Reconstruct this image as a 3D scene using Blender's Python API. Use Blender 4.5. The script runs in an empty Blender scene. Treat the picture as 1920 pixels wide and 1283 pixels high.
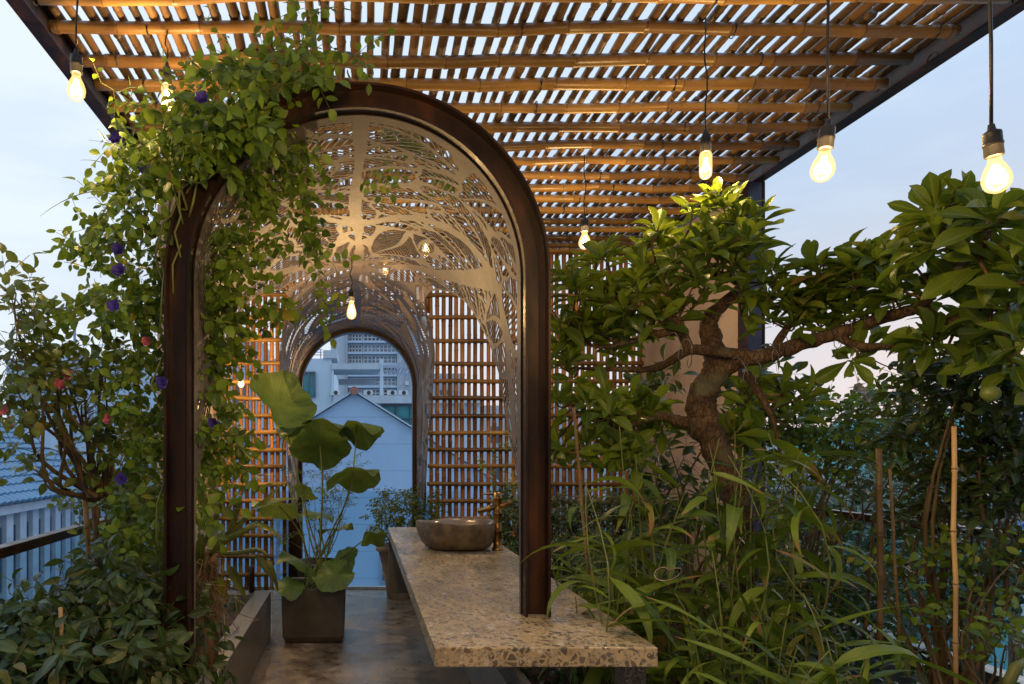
import bpy, math, random
import numpy as np
from mathutils import Vector, Matrix
R = math.radians
random.seed(7); rng = np.random.default_rng(7)
S = bpy.context.scene
C = S.collection

# ---------------------------------------------------------------- camera
EYE = 1.5
cd = bpy.data.cameras.new('camera'); cam = bpy.data.objects.new('camera', cd); C.objects.link(cam)
cam.location = (0, 0, EYE); cam.rotation_euler = (R(90), 0, 0)
cd.sensor_width = 36; cd.lens = 24; cd.shift_x = 0.151; cd.shift_y = 0.1047
cd.clip_start = 0.05; cd.clip_end = 5000
S.camera = cam
F = 1280.0
def P(px, py, Y):                      # photo pixel + real distance -> point
    return Vector(((px-670)*Y/F, Y, EYE-(py-842)*Y/F))

# ---------------------------------------------------------------- world
W = bpy.data.worlds.new('World'); S.world = W; W.use_nodes = True
nt = W.node_tree; nt.nodes.clear()
def wn(t, **k):
    n = nt.nodes.new(t)
    for a, b in k.items(): setattr(n, a, b)
    return n
out = wn('ShaderNodeOutputWorld'); bg = wn('ShaderNodeBackground')
sky = wn('ShaderNodeTexSky', sky_type='NISHITA', sun_disc=False)
sky.sun_elevation = R(4); sky.sun_rotation = R(55); sky.altitude = 20; sky.air_density = 1.3; sky.dust_density = 1.5; sky.ozone_density = 2.0
tc = wn('ShaderNodeTexCoord'); mp = wn('ShaderNodeMapping'); mp.inputs['Scale'].default_value = (1.0, 1.0, 4.0)
nz = wn('ShaderNodeTexNoise'); nz.inputs['Scale'].default_value = 2.2; nz.inputs['Detail'].default_value = 7; nz.inputs['Roughness'].default_value = .55
cr = wn('ShaderNodeValToRGB'); cr.color_ramp.elements[0].position = .42; cr.color_ramp.elements[1].position = .72
sp = wn('ShaderNodeSeparateXYZ')
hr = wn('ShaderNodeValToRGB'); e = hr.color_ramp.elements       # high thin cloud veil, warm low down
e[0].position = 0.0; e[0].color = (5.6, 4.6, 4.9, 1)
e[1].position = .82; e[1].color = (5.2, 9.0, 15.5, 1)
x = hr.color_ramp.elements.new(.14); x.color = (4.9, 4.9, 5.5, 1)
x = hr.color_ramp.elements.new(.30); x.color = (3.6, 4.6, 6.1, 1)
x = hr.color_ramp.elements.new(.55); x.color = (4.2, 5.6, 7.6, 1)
m1 = wn('ShaderNodeMixRGB'); m1.inputs[0].default_value = .86
m2 = wn('ShaderNodeMixRGB'); m2.inputs[2].default_value = (5.5, 6.2, 6.9, 1)
ml = wn('ShaderNodeMath', operation='MULTIPLY'); ml.inputs[1].default_value = .95
lr = wn('ShaderNodeMapRange'); lr.inputs[1].default_value = -.5; lr.inputs[2].default_value = .45; lr.inputs[3].default_value = .8; lr.inputs[4].default_value = .05
ma = wn('ShaderNodeMath', operation='ADD'); ma.use_clamp = True
L = nt.links.new
L(tc.outputs['Generated'], mp.inputs[0]); L(mp.outputs[0], nz.inputs['Vector']); L(nz.outputs[0], cr.inputs[0])
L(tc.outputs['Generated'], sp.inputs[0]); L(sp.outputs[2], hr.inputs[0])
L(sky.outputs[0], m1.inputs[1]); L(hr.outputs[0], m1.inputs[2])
L(sp.outputs[0], lr.inputs[0]); L(cr.outputs[0], ml.inputs[0]); ml.inputs[1].default_value = .6; L(ml.outputs[0], ma.inputs[0]); L(lr.outputs[0], ma.inputs[1]); L(ma.outputs[0], m2.inputs[0]); L(m1.outputs[0], m2.inputs[1])
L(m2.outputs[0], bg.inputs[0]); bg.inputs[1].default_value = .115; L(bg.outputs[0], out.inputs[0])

sd = bpy.data.lights.new('sun', 'SUN'); sun = bpy.data.objects.new('sun', sd); C.objects.link(sun)
sd.energy = .35; sd.angle = R(25); sd.color = (1, .78, .68)
sun.rotation_euler = (R(80), 0, R(125))
S.view_settings.view_transform = 'Standard'; S.view_settings.look = 'None'; S.view_settings.gamma = 1
S.view_settings.use_curve_mapping = False
S.view_settings.exposure = 0.42
S.cycles.max_bounces = 8; S.cycles.transparent_max_bounces = 16
S.cycles.sample_clamp_indirect = 4

# ---------------------------------------------------------------- materials
def mat(name):
    m = bpy.data.materials.new(name); m.use_nodes = True
    t = m.node_tree; b = t.nodes['Principled BSDF']
    return m, t, b
def nd(t, ty, **k):
    n = t.nodes.new(ty)
    for a, b in k.items(): setattr(n, a, b)
    return n
def noise(t, scale, detail=4, coord='Object', mscale=None, rough=.5):
    c = nd(t, 'ShaderNodeTexCoord'); n = nd(t, 'ShaderNodeTexNoise')
    n.inputs['Scale'].default_value = scale; n.inputs['Detail'].default_value = detail; n.inputs['Roughness'].default_value = rough
    src = c.outputs[coord]
    if mscale:
        m = nd(t, 'ShaderNodeMapping'); m.inputs['Scale'].default_value = mscale
        t.links.new(src, m.inputs[0]); src = m.outputs[0]
    t.links.new(src, n.inputs['Vector']); return n.outputs[0]
def ramp(t, src, stops):
    r = nd(t, 'ShaderNodeValToRGB'); els = r.color_ramp.elements
    while len(els) < len(stops): els.new(.5)
    for e_, (p, c) in zip(els, stops):
        e_.position = p; e_.color = (*c, 1) if len(c) == 3 else c
    t.links.new(src, r.inputs[0]); return r.outputs[0]
def mix(t, fac, a, b, mode='MIX'):
    m = nd(t, 'ShaderNodeMixRGB', blend_type=mode)
    for i, v in zip((0, 1, 2), (fac, a, b)):
        if hasattr(v, 'is_linked') or isinstance(v, bpy.types.NodeSocket): t.links.new(v, m.inputs[i])
        elif i == 0: m.inputs[0].default_value = v
        else: m.inputs[i].default_value = (*v, 1)
    return m.outputs[0]
def mth(t, op, a, b=0.0, c=None):
    m = nd(t, 'ShaderNodeMath', operation=op)
    for i, v in enumerate((a, b) if c is None else (a, b, c)):
        if isinstance(v, bpy.types.NodeSocket): t.links.new(v, m.inputs[i])
        else: m.inputs[i].default_value = v
    return m.outputs[0]
def bump(t, b, src, strength=.3, dist=.01):
    n = nd(t, 'ShaderNodeBump'); n.inputs['Strength'].default_value = strength; n.inputs['Distance'].default_value = dist
    t.links.new(src, n.inputs['Height']); t.links.new(n.outputs[0], b.inputs['Normal'])
def simple(name, c1, c2=None, scale=5, rough=.6, metal=0, bmp=0, mscale=None, lo=.35, hi=.65, detail=6):
    m, t, b = mat(name)
    if c2 is None: c2 = tuple(v*.7 for v in c1)
    n = noise(t, scale, detail, mscale=mscale)
    t.links.new(ramp(t, n, [(lo, c2), (hi, c1)]), b.inputs['Base Color'])
    b.inputs['Roughness'].default_value = rough; b.inputs['Metallic'].default_value = metal
    if bmp: bump(t, b, n, bmp)
    return m

def bamboo_mat(name, c1, c2, rough=.38, axis=1):
    m, t, b = mat(name)
    ms = [14, 14, 14]; ms[axis] = .9
    n = noise(t, 1.6, 6, mscale=ms); n2 = noise(t, 2.3, 3); n3 = noise(t, 30, 4)
    oi = nd(t, 'ShaderNodeObjectInfo')
    col = ramp(t, n, [(.3, c2), (.62, c1)])
    col = mix(t, mth(t, 'MULTIPLY', ramp(t, n2, [(.45, (0,0,0)), (.7, (1,1,1))]), .55), col, tuple(v*.35 for v in c2))
    col = mix(t, mth(t, 'MULTIPLY', ramp(t, n3, [(.62, (0,0,0)), (.72, (1,1,1))]), .5), col, tuple(v*.4 for v in c2))
    hs = nd(t, 'ShaderNodeHueSaturation'); t.links.new(col, hs.inputs['Color'])
    t.links.new(mth(t, 'MULTIPLY_ADD', oi.outputs['Random'], .95, .4), hs.inputs['Value'])
    uv = nd(t, 'ShaderNodeUVMap'); s_ = nd(t, 'ShaderNodeSeparateXYZ'); t.links.new(uv.outputs[0], s_.inputs[0])
    ring = ramp(t, s_.outputs[0], [(.55, (0,0,0)), (.9, (1,1,1))])
    t.links.new(mix(t, mth(t, 'MULTIPLY', ring, .75), hs.outputs[0], (.03, .015, .008)), b.inputs['Base Color'])
    b.inputs['Roughness'].default_value = rough
    bump(t, b, n, .25, .004)
    return m
M = {}
M['bamboo'] = bamboo_mat('bamboo', (.43, .245, .065), (.22, .11, .03), axis=0)
M['slat'] = bamboo_mat('bamboo_slat', (.19, .105, .04), (.06, .034, .015), .5, axis=1)
M['bambooV'] = bamboo_mat('bamboo_upright', (.46, .21, .055), (.29, .12, .03), .4, axis=2)
M['cane'] = bamboo_mat('cane', (.42, .28, .12), (.28, .17, .07), .5, axis=2)
m, t, b = mat('rusty_steel')                                  # dark painted steel with rust
n = noise(t, 5, 7, mscale=(2, 2, .6)); n2 = noise(t, 90, 3)
col = ramp(t, n, [(.38, (.012, .006, .005)), (.58, (.034, .014, .008)), (.78, (.085, .03, .011))])
col = mix(t, ramp(t, n2, [(.70, (0,0,0)), (.75, (.5,.5,.5))]), col, (.16, .07, .03))
t.links.new(col, b.inputs['Base Color']); t.links.new(ramp(t, n, [(.3, (.28,)*3), (.7, (.5,)*3)]), b.inputs['Roughness'])
b.inputs['Metallic'].default_value = .35; bump(t, b, n2, .12, .002); M['rust'] = m
m, t, b = mat('lattice_steel')
n = noise(t, 3.2, 8, rough=.65); n2 = noise(t, 40, 5, rough=.7)
col = ramp(t, n, [(.33, (.08, .07, .065)), (.6, (.19, .16, .14))])
col = mix(t, ramp(t, n2, [(.54, (0,0,0)), (.66, (.75,.75,.75))]), col, (.12, .085, .06))
t.links.new(col, b.inputs['Base Color']); b.inputs['Metallic'].default_value = .15; b.inputs['Roughness'].default_value = .55
bump(t, b, n2, .3, .002); M['lattice'] = m
M['darkblue'] = simple('blue_painted_steel', (.035, .045, .10), (.02, .025, .05), 6, .35, .2)
M['plaster'] = simple('plaster', (.50, .40, .34), (.34, .26, .215), 2.2, .85, bmp=.1, detail=9)
m, t, b = mat('floor_concrete')
n = noise(t, 1.7, 10, rough=.65); n2 = noise(t, 7, 8, rough=.7); n3 = noise(t, 60, 4)
col = ramp(t, n, [(.36, (.07, .05, .034)), (.5, (.19, .145, .10)), (.63, (.36, .31, .25))])
col = mix(t, .45, col, ramp(t, n2, [(.38, (.05, .038, .03)), (.6, (.32, .28, .235))]))
t.links.new(mix(t, ramp(t, n3, [(.3, (.6,.6,.6)), (.45, (0,0,0))]), col, (.03, .025, .02)), b.inputs['Base Color'])
t.links.new(ramp(t, n2, [(.35, (.22,)*3), (.65, (.55,)*3)]), b.inputs['Roughness']); bump(t, b, n2, .35, .006); M['floor'] = m
m, t, b = mat('granite')
c = nd(t, 'ShaderNodeTexCoord'); v = nd(t, 'ShaderNodeTexVoronoi'); v.inputs['Scale'].default_value = 260; t.links.new(c.outputs['Object'], v.inputs['Vector'])
sg = nd(t, 'ShaderNodeSeparateColor'); t.links.new(v.outputs['Color'], sg.inputs[0])
n = noise(t, 3, 5)
col = ramp(t, sg.outputs[0], [(.0, (.03, .028, .026)), (.35, (.09, .085, .08)), (.75, (.18, .175, .165)), (1, (.36, .35, .33))])
t.links.new(mix(t, mth(t, 'MULTIPLY', ramp(t, n, [(.4, (0,0,0)), (.65, (1,1,1))]), .5), col, (.09, .08, .065)), b.inputs['Base Color'])
b.inputs['Roughness'].default_value = .33; M['granite'] = m
m, t, b = mat('terrazzo')
c = nd(t, 'ShaderNodeTexCoord')
def chips(scale, w):
    wv = nd(t, 'ShaderNodeTexNoise'); wv.inputs['Scale'].default_value = 9
    t.links.new(c.outputs['Object'], wv.inputs['Vector'])
    ad = nd(t, 'ShaderNodeVectorMath', operation='MULTIPLY_ADD'); t.links.new(wv.outputs['Color'], ad.inputs[0]); ad.inputs[1].default_value = (.05,)*3; t.links.new(c.outputs['Object'], ad.inputs[2])
    v1 = nd(t, 'ShaderNodeTexVoronoi', feature='F1'); v1.inputs['Scale'].default_value = scale
    v2 = nd(t, 'ShaderNodeTexVoronoi', feature='DISTANCE_TO_EDGE'); v2.inputs['Scale'].default_value = scale
    for v_ in (v1, v2): t.links.new(ad.outputs[0], v_.inputs['Vector'])
    s_ = nd(t, 'ShaderNodeSeparateColor'); t.links.new(v1.outputs['Color'], s_.inputs[0])
    near = mth(t, 'LESS_THAN', v1.outputs['Distance'], .62)
    edge = mth(t, 'GREATER_THAN', v2.outputs['Distance'], w)
    pick = mth(t, 'GREATER_THAN', s_.outputs[0], .42)
    return mth(t, 'MULTIPLY', mth(t, 'MULTIPLY', edge, pick), near), s_.outputs[1]
f1, r1 = chips(42, .13); f2, r2 = chips(92, .14)
n = noise(t, 2.6, 9, rough=.65); n2 = noise(t, 22, 6, rough=.7, mscale=(1.6, .5, 1))
base = ramp(t, n, [(.36, (.31, .235, .135)), (.6, (.50, .41, .265))])
base = mix(t, mth(t, 'MULTIPLY', ramp(t, n2, [(.52, (0,0,0)), (.66, (1,1,1))]), .45), base, (.17, .12, .07))
cc = ramp(t, r1, [(0, (.05, .048, .04)), (.45, (.13, .125, .105)), (.8, (.10, .06, .035)), (1, (.6, .55, .48))])
col = mix(t, mth(t, 'MULTIPLY', f1, .9), base, cc)
col = mix(t, mth(t, 'MULTIPLY', f2, .8), col, ramp(t, r2, [(0, (.12, .10, .085)), (.7, (.22, .2, .17)), (1, (.55, .5, .42))]))
geo = nd(t, 'ShaderNodeNewGeometry'); s3 = nd(t, 'ShaderNodeSeparateXYZ'); t.links.new(c.outputs['Object'], s3.inputs[0])
dirt = noise(t, 4.5, 8, rough=.7, mscale=(1.2, .55, 1))
dirt = mth(t, 'MULTIPLY', ramp(t, dirt, [(.47, (0,0,0)), (.60, (1,1,1))]), ramp(t, mth(t, 'ADD', s3.outputs[1], 1.15), [(.0, (.15,.15,.15)), (.5, (.8,.8,.8)), (1, (1,1,1))]))
col = mix(t, mth(t, 'MULTIPLY', dirt, .75), col, (.075, .07, .04))
t.links.new(col, b.inputs['Base Color']); t.links.new(ramp(t, n2, [(.35, (.2,)*3), (.65, (.5,)*3)]), b.inputs['Roughness'])
bump(t, b, n2, .1, .003); M['terrazzo'] = m
M['pot'] = simple('dark_stone_pot', (.11, .095, .08), (.06, .05, .04), 4, .55, bmp=.2, detail=10)
M['blackpot'] = simple('black_plastic', (.03, .03, .03), (.02, .02, .02), 4, .5)
M['terracotta'] = simple('weathered_clay', (.30, .24, .19), (.20, .15, .12), 6, .75, bmp=.2)
M['soil'] = simple('soil', (.055, .035, .022), (.018, .012, .008), 16, .95, bmp=1.0, detail=10)
M['stone'] = simple('river_stone', (.21, .15, .085), (.08, .062, .045), 16, .6, bmp=.6, detail=14, lo=.36, hi=.66)
M['polish'] = simple('polished_stone', (.20, .17, .15), (.12, .10, .09), 3, .14, detail=6)
M['brass'] = simple('aged_brass', (.42, .25, .09), (.18, .10, .04), 12, .3, .95)
M['black'] = simple('black_rubber', (.018, .018, .018), (.01, .01, .01), 10, .45)
M['wire'] = simple('grey_wire', (.22, .20, .17), (.15, .13, .11), 10, .4, .7)
M['bark'] = simple('bark', (.23, .14, .07), (.045, .026, .014), 13, .85, bmp=.9, mscale=(2.5, 2.5, .8), detail=10)
m, t, b = mat('cracked_bark')
cc_ = nd(t, 'ShaderNodeTexCoord'); mp_ = nd(t, 'ShaderNodeMapping'); mp_.inputs['Scale'].default_value = (46, 46, 20); t.links.new(cc_.outputs['Object'], mp_.inputs[0])
wn_ = nd(t, 'ShaderNodeTexNoise'); wn_.inputs['Scale'].default_value = 1.3; wn_.inputs['Detail'].default_value = 6; t.links.new(mp_.outputs[0], wn_.inputs['Vector'])
av_ = nd(t, 'ShaderNodeVectorMath', operation='MULTIPLY_ADD'); t.links.new(wn_.outputs['Color'], av_.inputs[0]); av_.inputs[1].default_value = (1.6,)*3; t.links.new(mp_.outputs[0], av_.inputs[2])
vo_ = nd(t, 'ShaderNodeTexVoronoi', feature='DISTANCE_TO_EDGE'); vo_.inputs['Scale'].default_value = 1.0; t.links.new(av_.outputs[0], vo_.inputs['Vector'])
n = noise(t, 11, 10, rough=.7); n2 = noise(t, 5, 6)
col = ramp(t, n, [(.35, (.055, .033, .018)), (.62, (.16, .10, .052))])
col = mix(t, ramp(t, vo_.outputs['Distance'], [(.02, (.8,.8,.8)), (.16, (0,0,0))]), col, (.025, .015, .009))
col = mix(t, mth(t, 'MULTIPLY', ramp(t, n2, [(.58, (0,0,0)), (.68, (1,1,1))]), .5), col, (.17, .18, .11))
t.links.new(col, b.inputs['Base Color']); b.inputs['Roughness'].default_value = .85
bump(t, b, mth(t, 'ADD', mth(t, 'MINIMUM', vo_.outputs['Distance'], .25), mth(t, 'MULTIPLY', n, .5)), .9, .01); M['treebark'] = m
M['twig'] = simple('twig', (.16, .11, .05), (.09, .06, .03), 12, .7)
M['greenstem'] = simple('green_stem', (.17, .20, .05), (.10, .13, .03), 8, .5)
M['root'] = simple('dry_roots', (.34, .24, .12), (.2, .13, .06), 20, .8)
m, t, b = mat('glass')
t.nodes.remove(b); o_ = t.nodes['Material Output']
tr = nd(t, 'ShaderNodeBsdfTransparent'); tr.inputs[0].default_value = (.80, .90, .93, 1)
gl = nd(t, 'ShaderNodeBsdfGlossy'); gl.inputs['Roughness'].default_value = .02
fr = nd(t, 'ShaderNodeFresnel'); fr.inputs[0].default_value = 1.45; mx = nd(t, 'ShaderNodeMixShader')
gb = nd(t, 'ShaderNodeNewGeometry'); t.links.new(mth(t, 'MULTIPLY', fr.outputs[0], mth(t, 'SUBTRACT', 1.0, gb.outputs['Backfacing'])), mx.inputs[0]); t.links.new(tr.outputs[0], mx.inputs[1]); t.links.new(gl.outputs[0], mx.inputs[2]); t.links.new(mx.outputs[0], o_.inputs[0]); M['glass'] = m
m, t, b = mat('bulb_glass')                                   # lit bulb: envelope glows softly round the filament
o_ = t.nodes['Material Output']; t.nodes.remove(b)
tr = nd(t, 'ShaderNodeBsdfTransparent'); em = nd(t, 'ShaderNodeEmission'); em.inputs[0].default_value = (1, .58, .20, 1); em.inputs[1].default_value = 1.5
gl = nd(t, 'ShaderNodeBsdfGlossy'); gl.inputs['Roughness'].default_value = .05
ad = nd(t, 'ShaderNodeAddShader'); mx = nd(t, 'ShaderNodeMixShader'); mx2 = nd(t, 'ShaderNodeMixShader'); fr = nd(t, 'ShaderNodeFresnel'); mx.inputs[0].default_value = .55
t.links.new(tr.outputs[0], mx.inputs[1]); t.links.new(em.outputs[0], mx.inputs[2])
fr.inputs[0].default_value = 1.25; gb = nd(t, 'ShaderNodeNewGeometry'); t.links.new(mth(t, 'MULTIPLY', fr.outputs[0], mth(t, 'SUBTRACT', 1.0, gb.outputs['Backfacing'])), mx2.inputs[0]); t.links.new(mx.outputs[0], mx2.inputs[1]); t.links.new(gl.outputs[0], mx2.inputs[2]); t.links.new(mx2.outputs[0], o_.inputs[0]); M['bulb'] = m
def emit(name, c, s):
    m = bpy.data.materials.new(name); m.use_nodes = True; t = m.node_tree; t.nodes.remove(t.nodes['Principled BSDF'])
    e_ = nd(t, 'ShaderNodeEmission'); e_.inputs[0].default_value = (*c, 1); e_.inputs[1].default_value = s
    t.links.new(e_.outputs[0], t.nodes['Material Output'].inputs[0]); return m
M['filament'] = emit('filament', (1, .74, .40), 22)

def leaf_mat(name, c1, c2, trans=.32, rough=.38, vein=.35, dry=None, tips=False):
    m, t, b = mat(name); o_ = t.nodes['Material Output']
    g = nd(t, 'ShaderNodeNewGeometry')
    col = ramp(t, g.outputs['Random Per Island'], [(0, c2), (.55, c1), (.96, tuple(min(1, v*1.35) for v in c1)), (1, dry or c1)])
    uv = nd(t, 'ShaderNodeUVMap'); s_ = nd(t, 'ShaderNodeSeparateXYZ'); t.links.new(uv.outputs[0], s_.inputs[0])
    d = mth(t, 'ABSOLUTE', mth(t, 'SUBTRACT', s_.outputs[0], .5))
    mid = ramp(t, d, [(.0, (1,1,1)), (.06, (0,0,0))])
    q = mth(t, 'SINE', mth(t, 'MULTIPLY', mth(t, 'SUBTRACT', s_.outputs[1], mth(t, 'MULTIPLY', d, .55)), 62))
    ridge = ramp(t, q, [(.80, (0,0,0)), (1, (1,1,1))])
    col = mix(t, mth(t, 'MULTIPLY', mid, vein), col, (.28, .34, .10))
    col = mix(t, mth(t, 'MULTIPLY', ridge, vein*.3), col, (.20, .26, .07))
    if tips:
        tp_ = mth(t, 'ADD', s_.outputs[1], mth(t, 'MULTIPLY', mth(t, 'POWER', g.outputs['Random Per Island'], 3.0), .3))
        col = mix(t, ramp(t, tp_, [(.93, (0,0,0)), (1.0, (1,1,1))]), col, (.34, .20, .08))
    sn = noise(t, 26, 6, rough=.7)
    col = mix(t, mth(t, 'MULTIPLY', ramp(t, sn, [(.58, (0,0,0)), (.68, (1,1,1))]), .30), col, tuple(v*.45 for v in c1))
    t.links.new(col, b.inputs['Base Color']); b.inputs['Roughness'].default_value = rough; b.inputs['Specular IOR Level'].default_value = .4
    bump(t, b, q, .12, .002)
    tl = nd(t, 'ShaderNodeBsdfTranslucent'); t.links.new(mix(t, .6, col, (.20, .26, .02)), tl.inputs[0])
    mx = nd(t, 'ShaderNodeMixShader'); mx.inputs[0].default_value = trans
    t.links.new(b.outputs[0], mx.inputs[1]); t.links.new(tl.outputs[0], mx.inputs[2]); t.links.new(mx.outputs[0], o_.inputs[0])
    return m
M['vineleaf'] = leaf_mat('vine_leaf', (.14, .24, .02), (.03, .085, .012), dry=(.34, .30, .03))
M['roseleaf'] = leaf_mat('rose_leaf', (.12, .17, .03), (.045, .08, .018), dry=(.26, .18, .06))
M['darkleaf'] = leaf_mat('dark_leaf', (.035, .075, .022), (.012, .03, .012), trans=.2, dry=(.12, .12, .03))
M['treeleaf'] = leaf_mat('tree_leaf', (.15, .23, .02), (.05, .11, .012), trans=.36, rough=.36, vein=.8, dry=(.28, .18, .06))
M['blade'] = leaf_mat('ginger_blade', (.15, .23, .022), (.035, .09, .014), trans=.36, vein=.5, dry=(.38, .24, .10), tips=True)
M['lotus'] = leaf_mat('lotus_leaf', (.085, .135, .045), (.05, .09, .035), trans=.3, rough=.5, vein=.0)
M['freshleaf'] = leaf_mat('fresh_leaf', (.13, .19, .03), (.04, .08, .02), dry=(.30, .30, .05))
M['orchidleaf'] = leaf_mat('orchid_leaf', (.12, .15, .025), (.04, .06, .018), trans=.15, rough=.35)
M['pink'] = simple('pink_petal', (.78, .25, .34), (.62, .14, .24), 20, .6)
M['blue'] = simple('indigo_petal', (.07, .05, .42), (.03, .02, .20), 20, .6)
M['white'] = simple('white_petal', (.75, .72, .66), (.6, .56, .5), 20, .6)
M['lime'] = simple('green_fruit', (.20, .26, .05), (.12, .16, .03), 12, .4)
# far buildings
def wall(name, c, stain=.5, scale=.5, lines=None, lw=.03):
    m, t, b = mat(name)
    n = noise(t, scale, 10, mscale=(1, 1, .35), rough=.7); n2 = noise(t, scale*6, 8, rough=.75, mscale=(1, 1, .5))
    col = ramp(t, n, [(.35, tuple(v*.86 for v in c)), (.6, c)])
    col = mix(t, mth(t, 'MULTIPLY', ramp(t, n2, [(.60, (0,0,0)), (.74, (1,1,1))]), stain), col, tuple(v*.3 for v in c))
    if lines:
        cc = nd(t, 'ShaderNodeTexCoord'); s_ = nd(t, 'ShaderNodeSeparateXYZ'); t.links.new(cc.outputs['Object'], s_.inputs[0])
        fz = mth(t, 'FRACT', mth(t, 'DIVIDE', mth(t, 'ADD', s_.outputs[2], 100), lines))
        col = mix(t, mth(t, 'MULTIPLY', mth(t, 'LESS_THAN', fz, lw), .6), col, tuple(v*.5 for v in c))
    t.links.new(col, b.inputs['Base Color']); b.inputs['Roughness'].default_value = .85
    return m
M['bluewall'] = wall('pale_blue_wall', (.33, .53, .78), .14, .25, .55, .025)
M['whitewall'] = wall('weathered_white_wall', (.47, .60, .70), .75, .9)
M['cleanwall'] = wall('white_wall', (.42, .56, .70), .12, .4)
M['towerwall'] = wall('tower_wall', (.40, .48, .56), .1, .2)
M['grime'] = wall('grimy_concrete', (.42, .50, .56), .98, 3.5)
M['towermetal'] = simple('grey_panel', (.30, .36, .46), (.26, .31, .4), 1, .6)
M['teal'] = simple('teal_pane', (.05, .30, .33), (.02, .15, .18), 1.2, .15)
M['darkpane'] = simple('dark_pane', (.07, .12, .17), (.025, .045, .07), .6, .1)
M['palepane'] = simple('pale_pane', (.22, .36, .48), (.08, .14, .2), .5, .15)
M['tealwall'] = wall('teal_wall', (.16, .50, .55), .2, .5)
M['redroof'] = simple('red_roof', (.32, .15, .12), (.22, .10, .08), 2, .8)
M['tarp'] = simple('blue_tarp', (.03, .16, .45), (.02, .10, .3), 2, .5)
M['trimwhite'] = simple('white_trim', (.55, .62, .68), (.45, .52, .58), 3, .7)
M['orange'] = simple('terracotta_trim', (.38, .18, .10), (.28, .12, .07), 3, .8)
def tiles(name, c):
    m, t, b = mat(name)
    cc = nd(t, 'ShaderNodeTexCoord'); n = noise(t, 1.2, 6)
    t.links.new(ramp(t, n, [(.35, tuple(v*.75 for v in c)), (.65, c)]), b.inputs['Base Color']); b.inputs['Roughness'].default_value = .45
    return m
M['bluetile'] = tiles('blue_roof_tiles', (.10, .22, .34)); M['greytile'] = tiles('grey_roof_tiles', (.22, .23, .26))
M['ground'] = simple('far_ground', (.26, .30, .33), (.10, .13, .14), .06, .9)
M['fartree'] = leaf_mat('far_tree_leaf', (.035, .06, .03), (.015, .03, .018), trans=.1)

# ---------------------------------------------------------------- builders
class MB:
    def __init__(s): s.V = []; s.Fc = []; s.U = []
    def add(s, vs, fs, us=None):
        o = len(s.V); s.V += [tuple(v) for v in vs]; s.Fc += [tuple(i+o for i in f) for f in fs]
        s.U += us if us else [(0, 0)]*len(vs)
    def box(s, x0, x1, y0, y1, z0, z1):
        s.add([(x0,y0,z0),(x1,y0,z0),(x1,y1,z0),(x0,y1,z0),(x0,y0,z1),(x1,y0,z1),(x1,y1,z1),(x0,y1,z1)],
              [(0,3,2,1),(4,5,6,7),(0,1,5,4),(1,2,6,5),(2,3,7,6),(3,0,4,7)])
    def tube(s, pts, rads, n=6, flags=None, cap=True):
        pts = [Vector(p) for p in pts]
        if isinstance(rads, (int, float)): rads = [rads]*len(pts)
        up = None; vs = []; us = []; L_ = 0
        for i, p in enumerate(pts):
            d = (pts[min(i+1, len(pts)-1)]-pts[max(i-1, 0)])
            d = d.normalized() if d.length > 1e-9 else Vector((0, 0, 1))
            if up is None:
                up = Vector((0, 0, 1)) if abs(d.z) < .9 else Vector((1, 0, 0))
            a = d.cross(up); a = a.normalized() if a.length > 1e-6 else Vector((1, 0, 0))
            up = a.cross(d).normalized()
            if i: L_ += (p-pts[i-1]).length
            for k in range(n):
                w = 2*math.pi*k/n
                vs.append(p+(a*math.cos(w)+up*math.sin(w))*rads[i]); us.append((flags[i] if flags else 0, L_))
        fs = [(i*n+k, i*n+(k+1) % n, (i+1)*n+(k+1) % n, (i+1)*n+k) for i in range(len(pts)-1) for k in range(n)]
        if cap: fs += [tuple(reversed(range(n))), tuple((len(pts)-1)*n+k for k in range(n))]
        s.add(vs, fs, us)
    def lathe(s, prof, c, n=24, axis='z', wob=None):
        c = Vector(c); vs = []
        for (r, z) in prof:
            for k in range(n):
                w = 2*math.pi*k/n; rr = r*(wob(w, z) if wob else 1)
                vs.append(c+Vector((rr*math.cos(w), rr*math.sin(w), z)))
        s.add(vs, [(i*n+k, i*n+(k+1) % n, (i+1)*n+(k+1) % n, (i+1)*n+k) for i in range(len(prof)-1) for k in range(n)])
    def build(s, name, m, parent=None, smooth=True, bevel=0, seg=2):
        me = bpy.data.meshes.new(name)
        o = bpy.data.objects.new(name, me)
        off = Vector((0, 0, 0))
        if parent is not None:
            r_ = parent
            while r_.parent: r_ = r_.parent
            off = r_.location.copy(); o.parent = parent
        me.from_pydata([tuple(Vector(v)-off) for v in s.V], [], s.Fc)
        uv = me.uv_layers.new(name='UVMap'); li = np.empty(len(me.loops), dtype=np.int32); me.loops.foreach_get('vertex_index', li)
        U = np.array(s.U, dtype=np.float32)[li]; uv.data.foreach_set('uv', U.ravel())
        me.materials.append(m)
        if smooth: me.polygons.foreach_set('use_smooth', [True]*len(me.polygons)); 
        C.objects.link(o)
        if bevel:
            b_ = o.modifiers.new('bevel', 'BEVEL'); b_.width = bevel; b_.segments = seg; b_.limit_method = 'ANGLE'; b_.harden_normals = False
        return o
def tag(o, label=None, cat=None, group=None, kind=None):
    if label: o['label'] = label
    if cat: o['category'] = cat
    if group: o['group'] = group
    if kind: o['kind'] = kind
    return o
def thing(name, label, cat, loc, group=None):
    o = bpy.data.objects.new(name, None); C.objects.link(o); o.location = loc; o.empty_display_size = .1
    return tag(o, label, cat, group)
def boxo(name, dims, m, parent=None, bevel=0, smooth=False):
    b_ = MB(); b_.box(*dims); return b_.build(name, m, parent, smooth, bevel)

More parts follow.
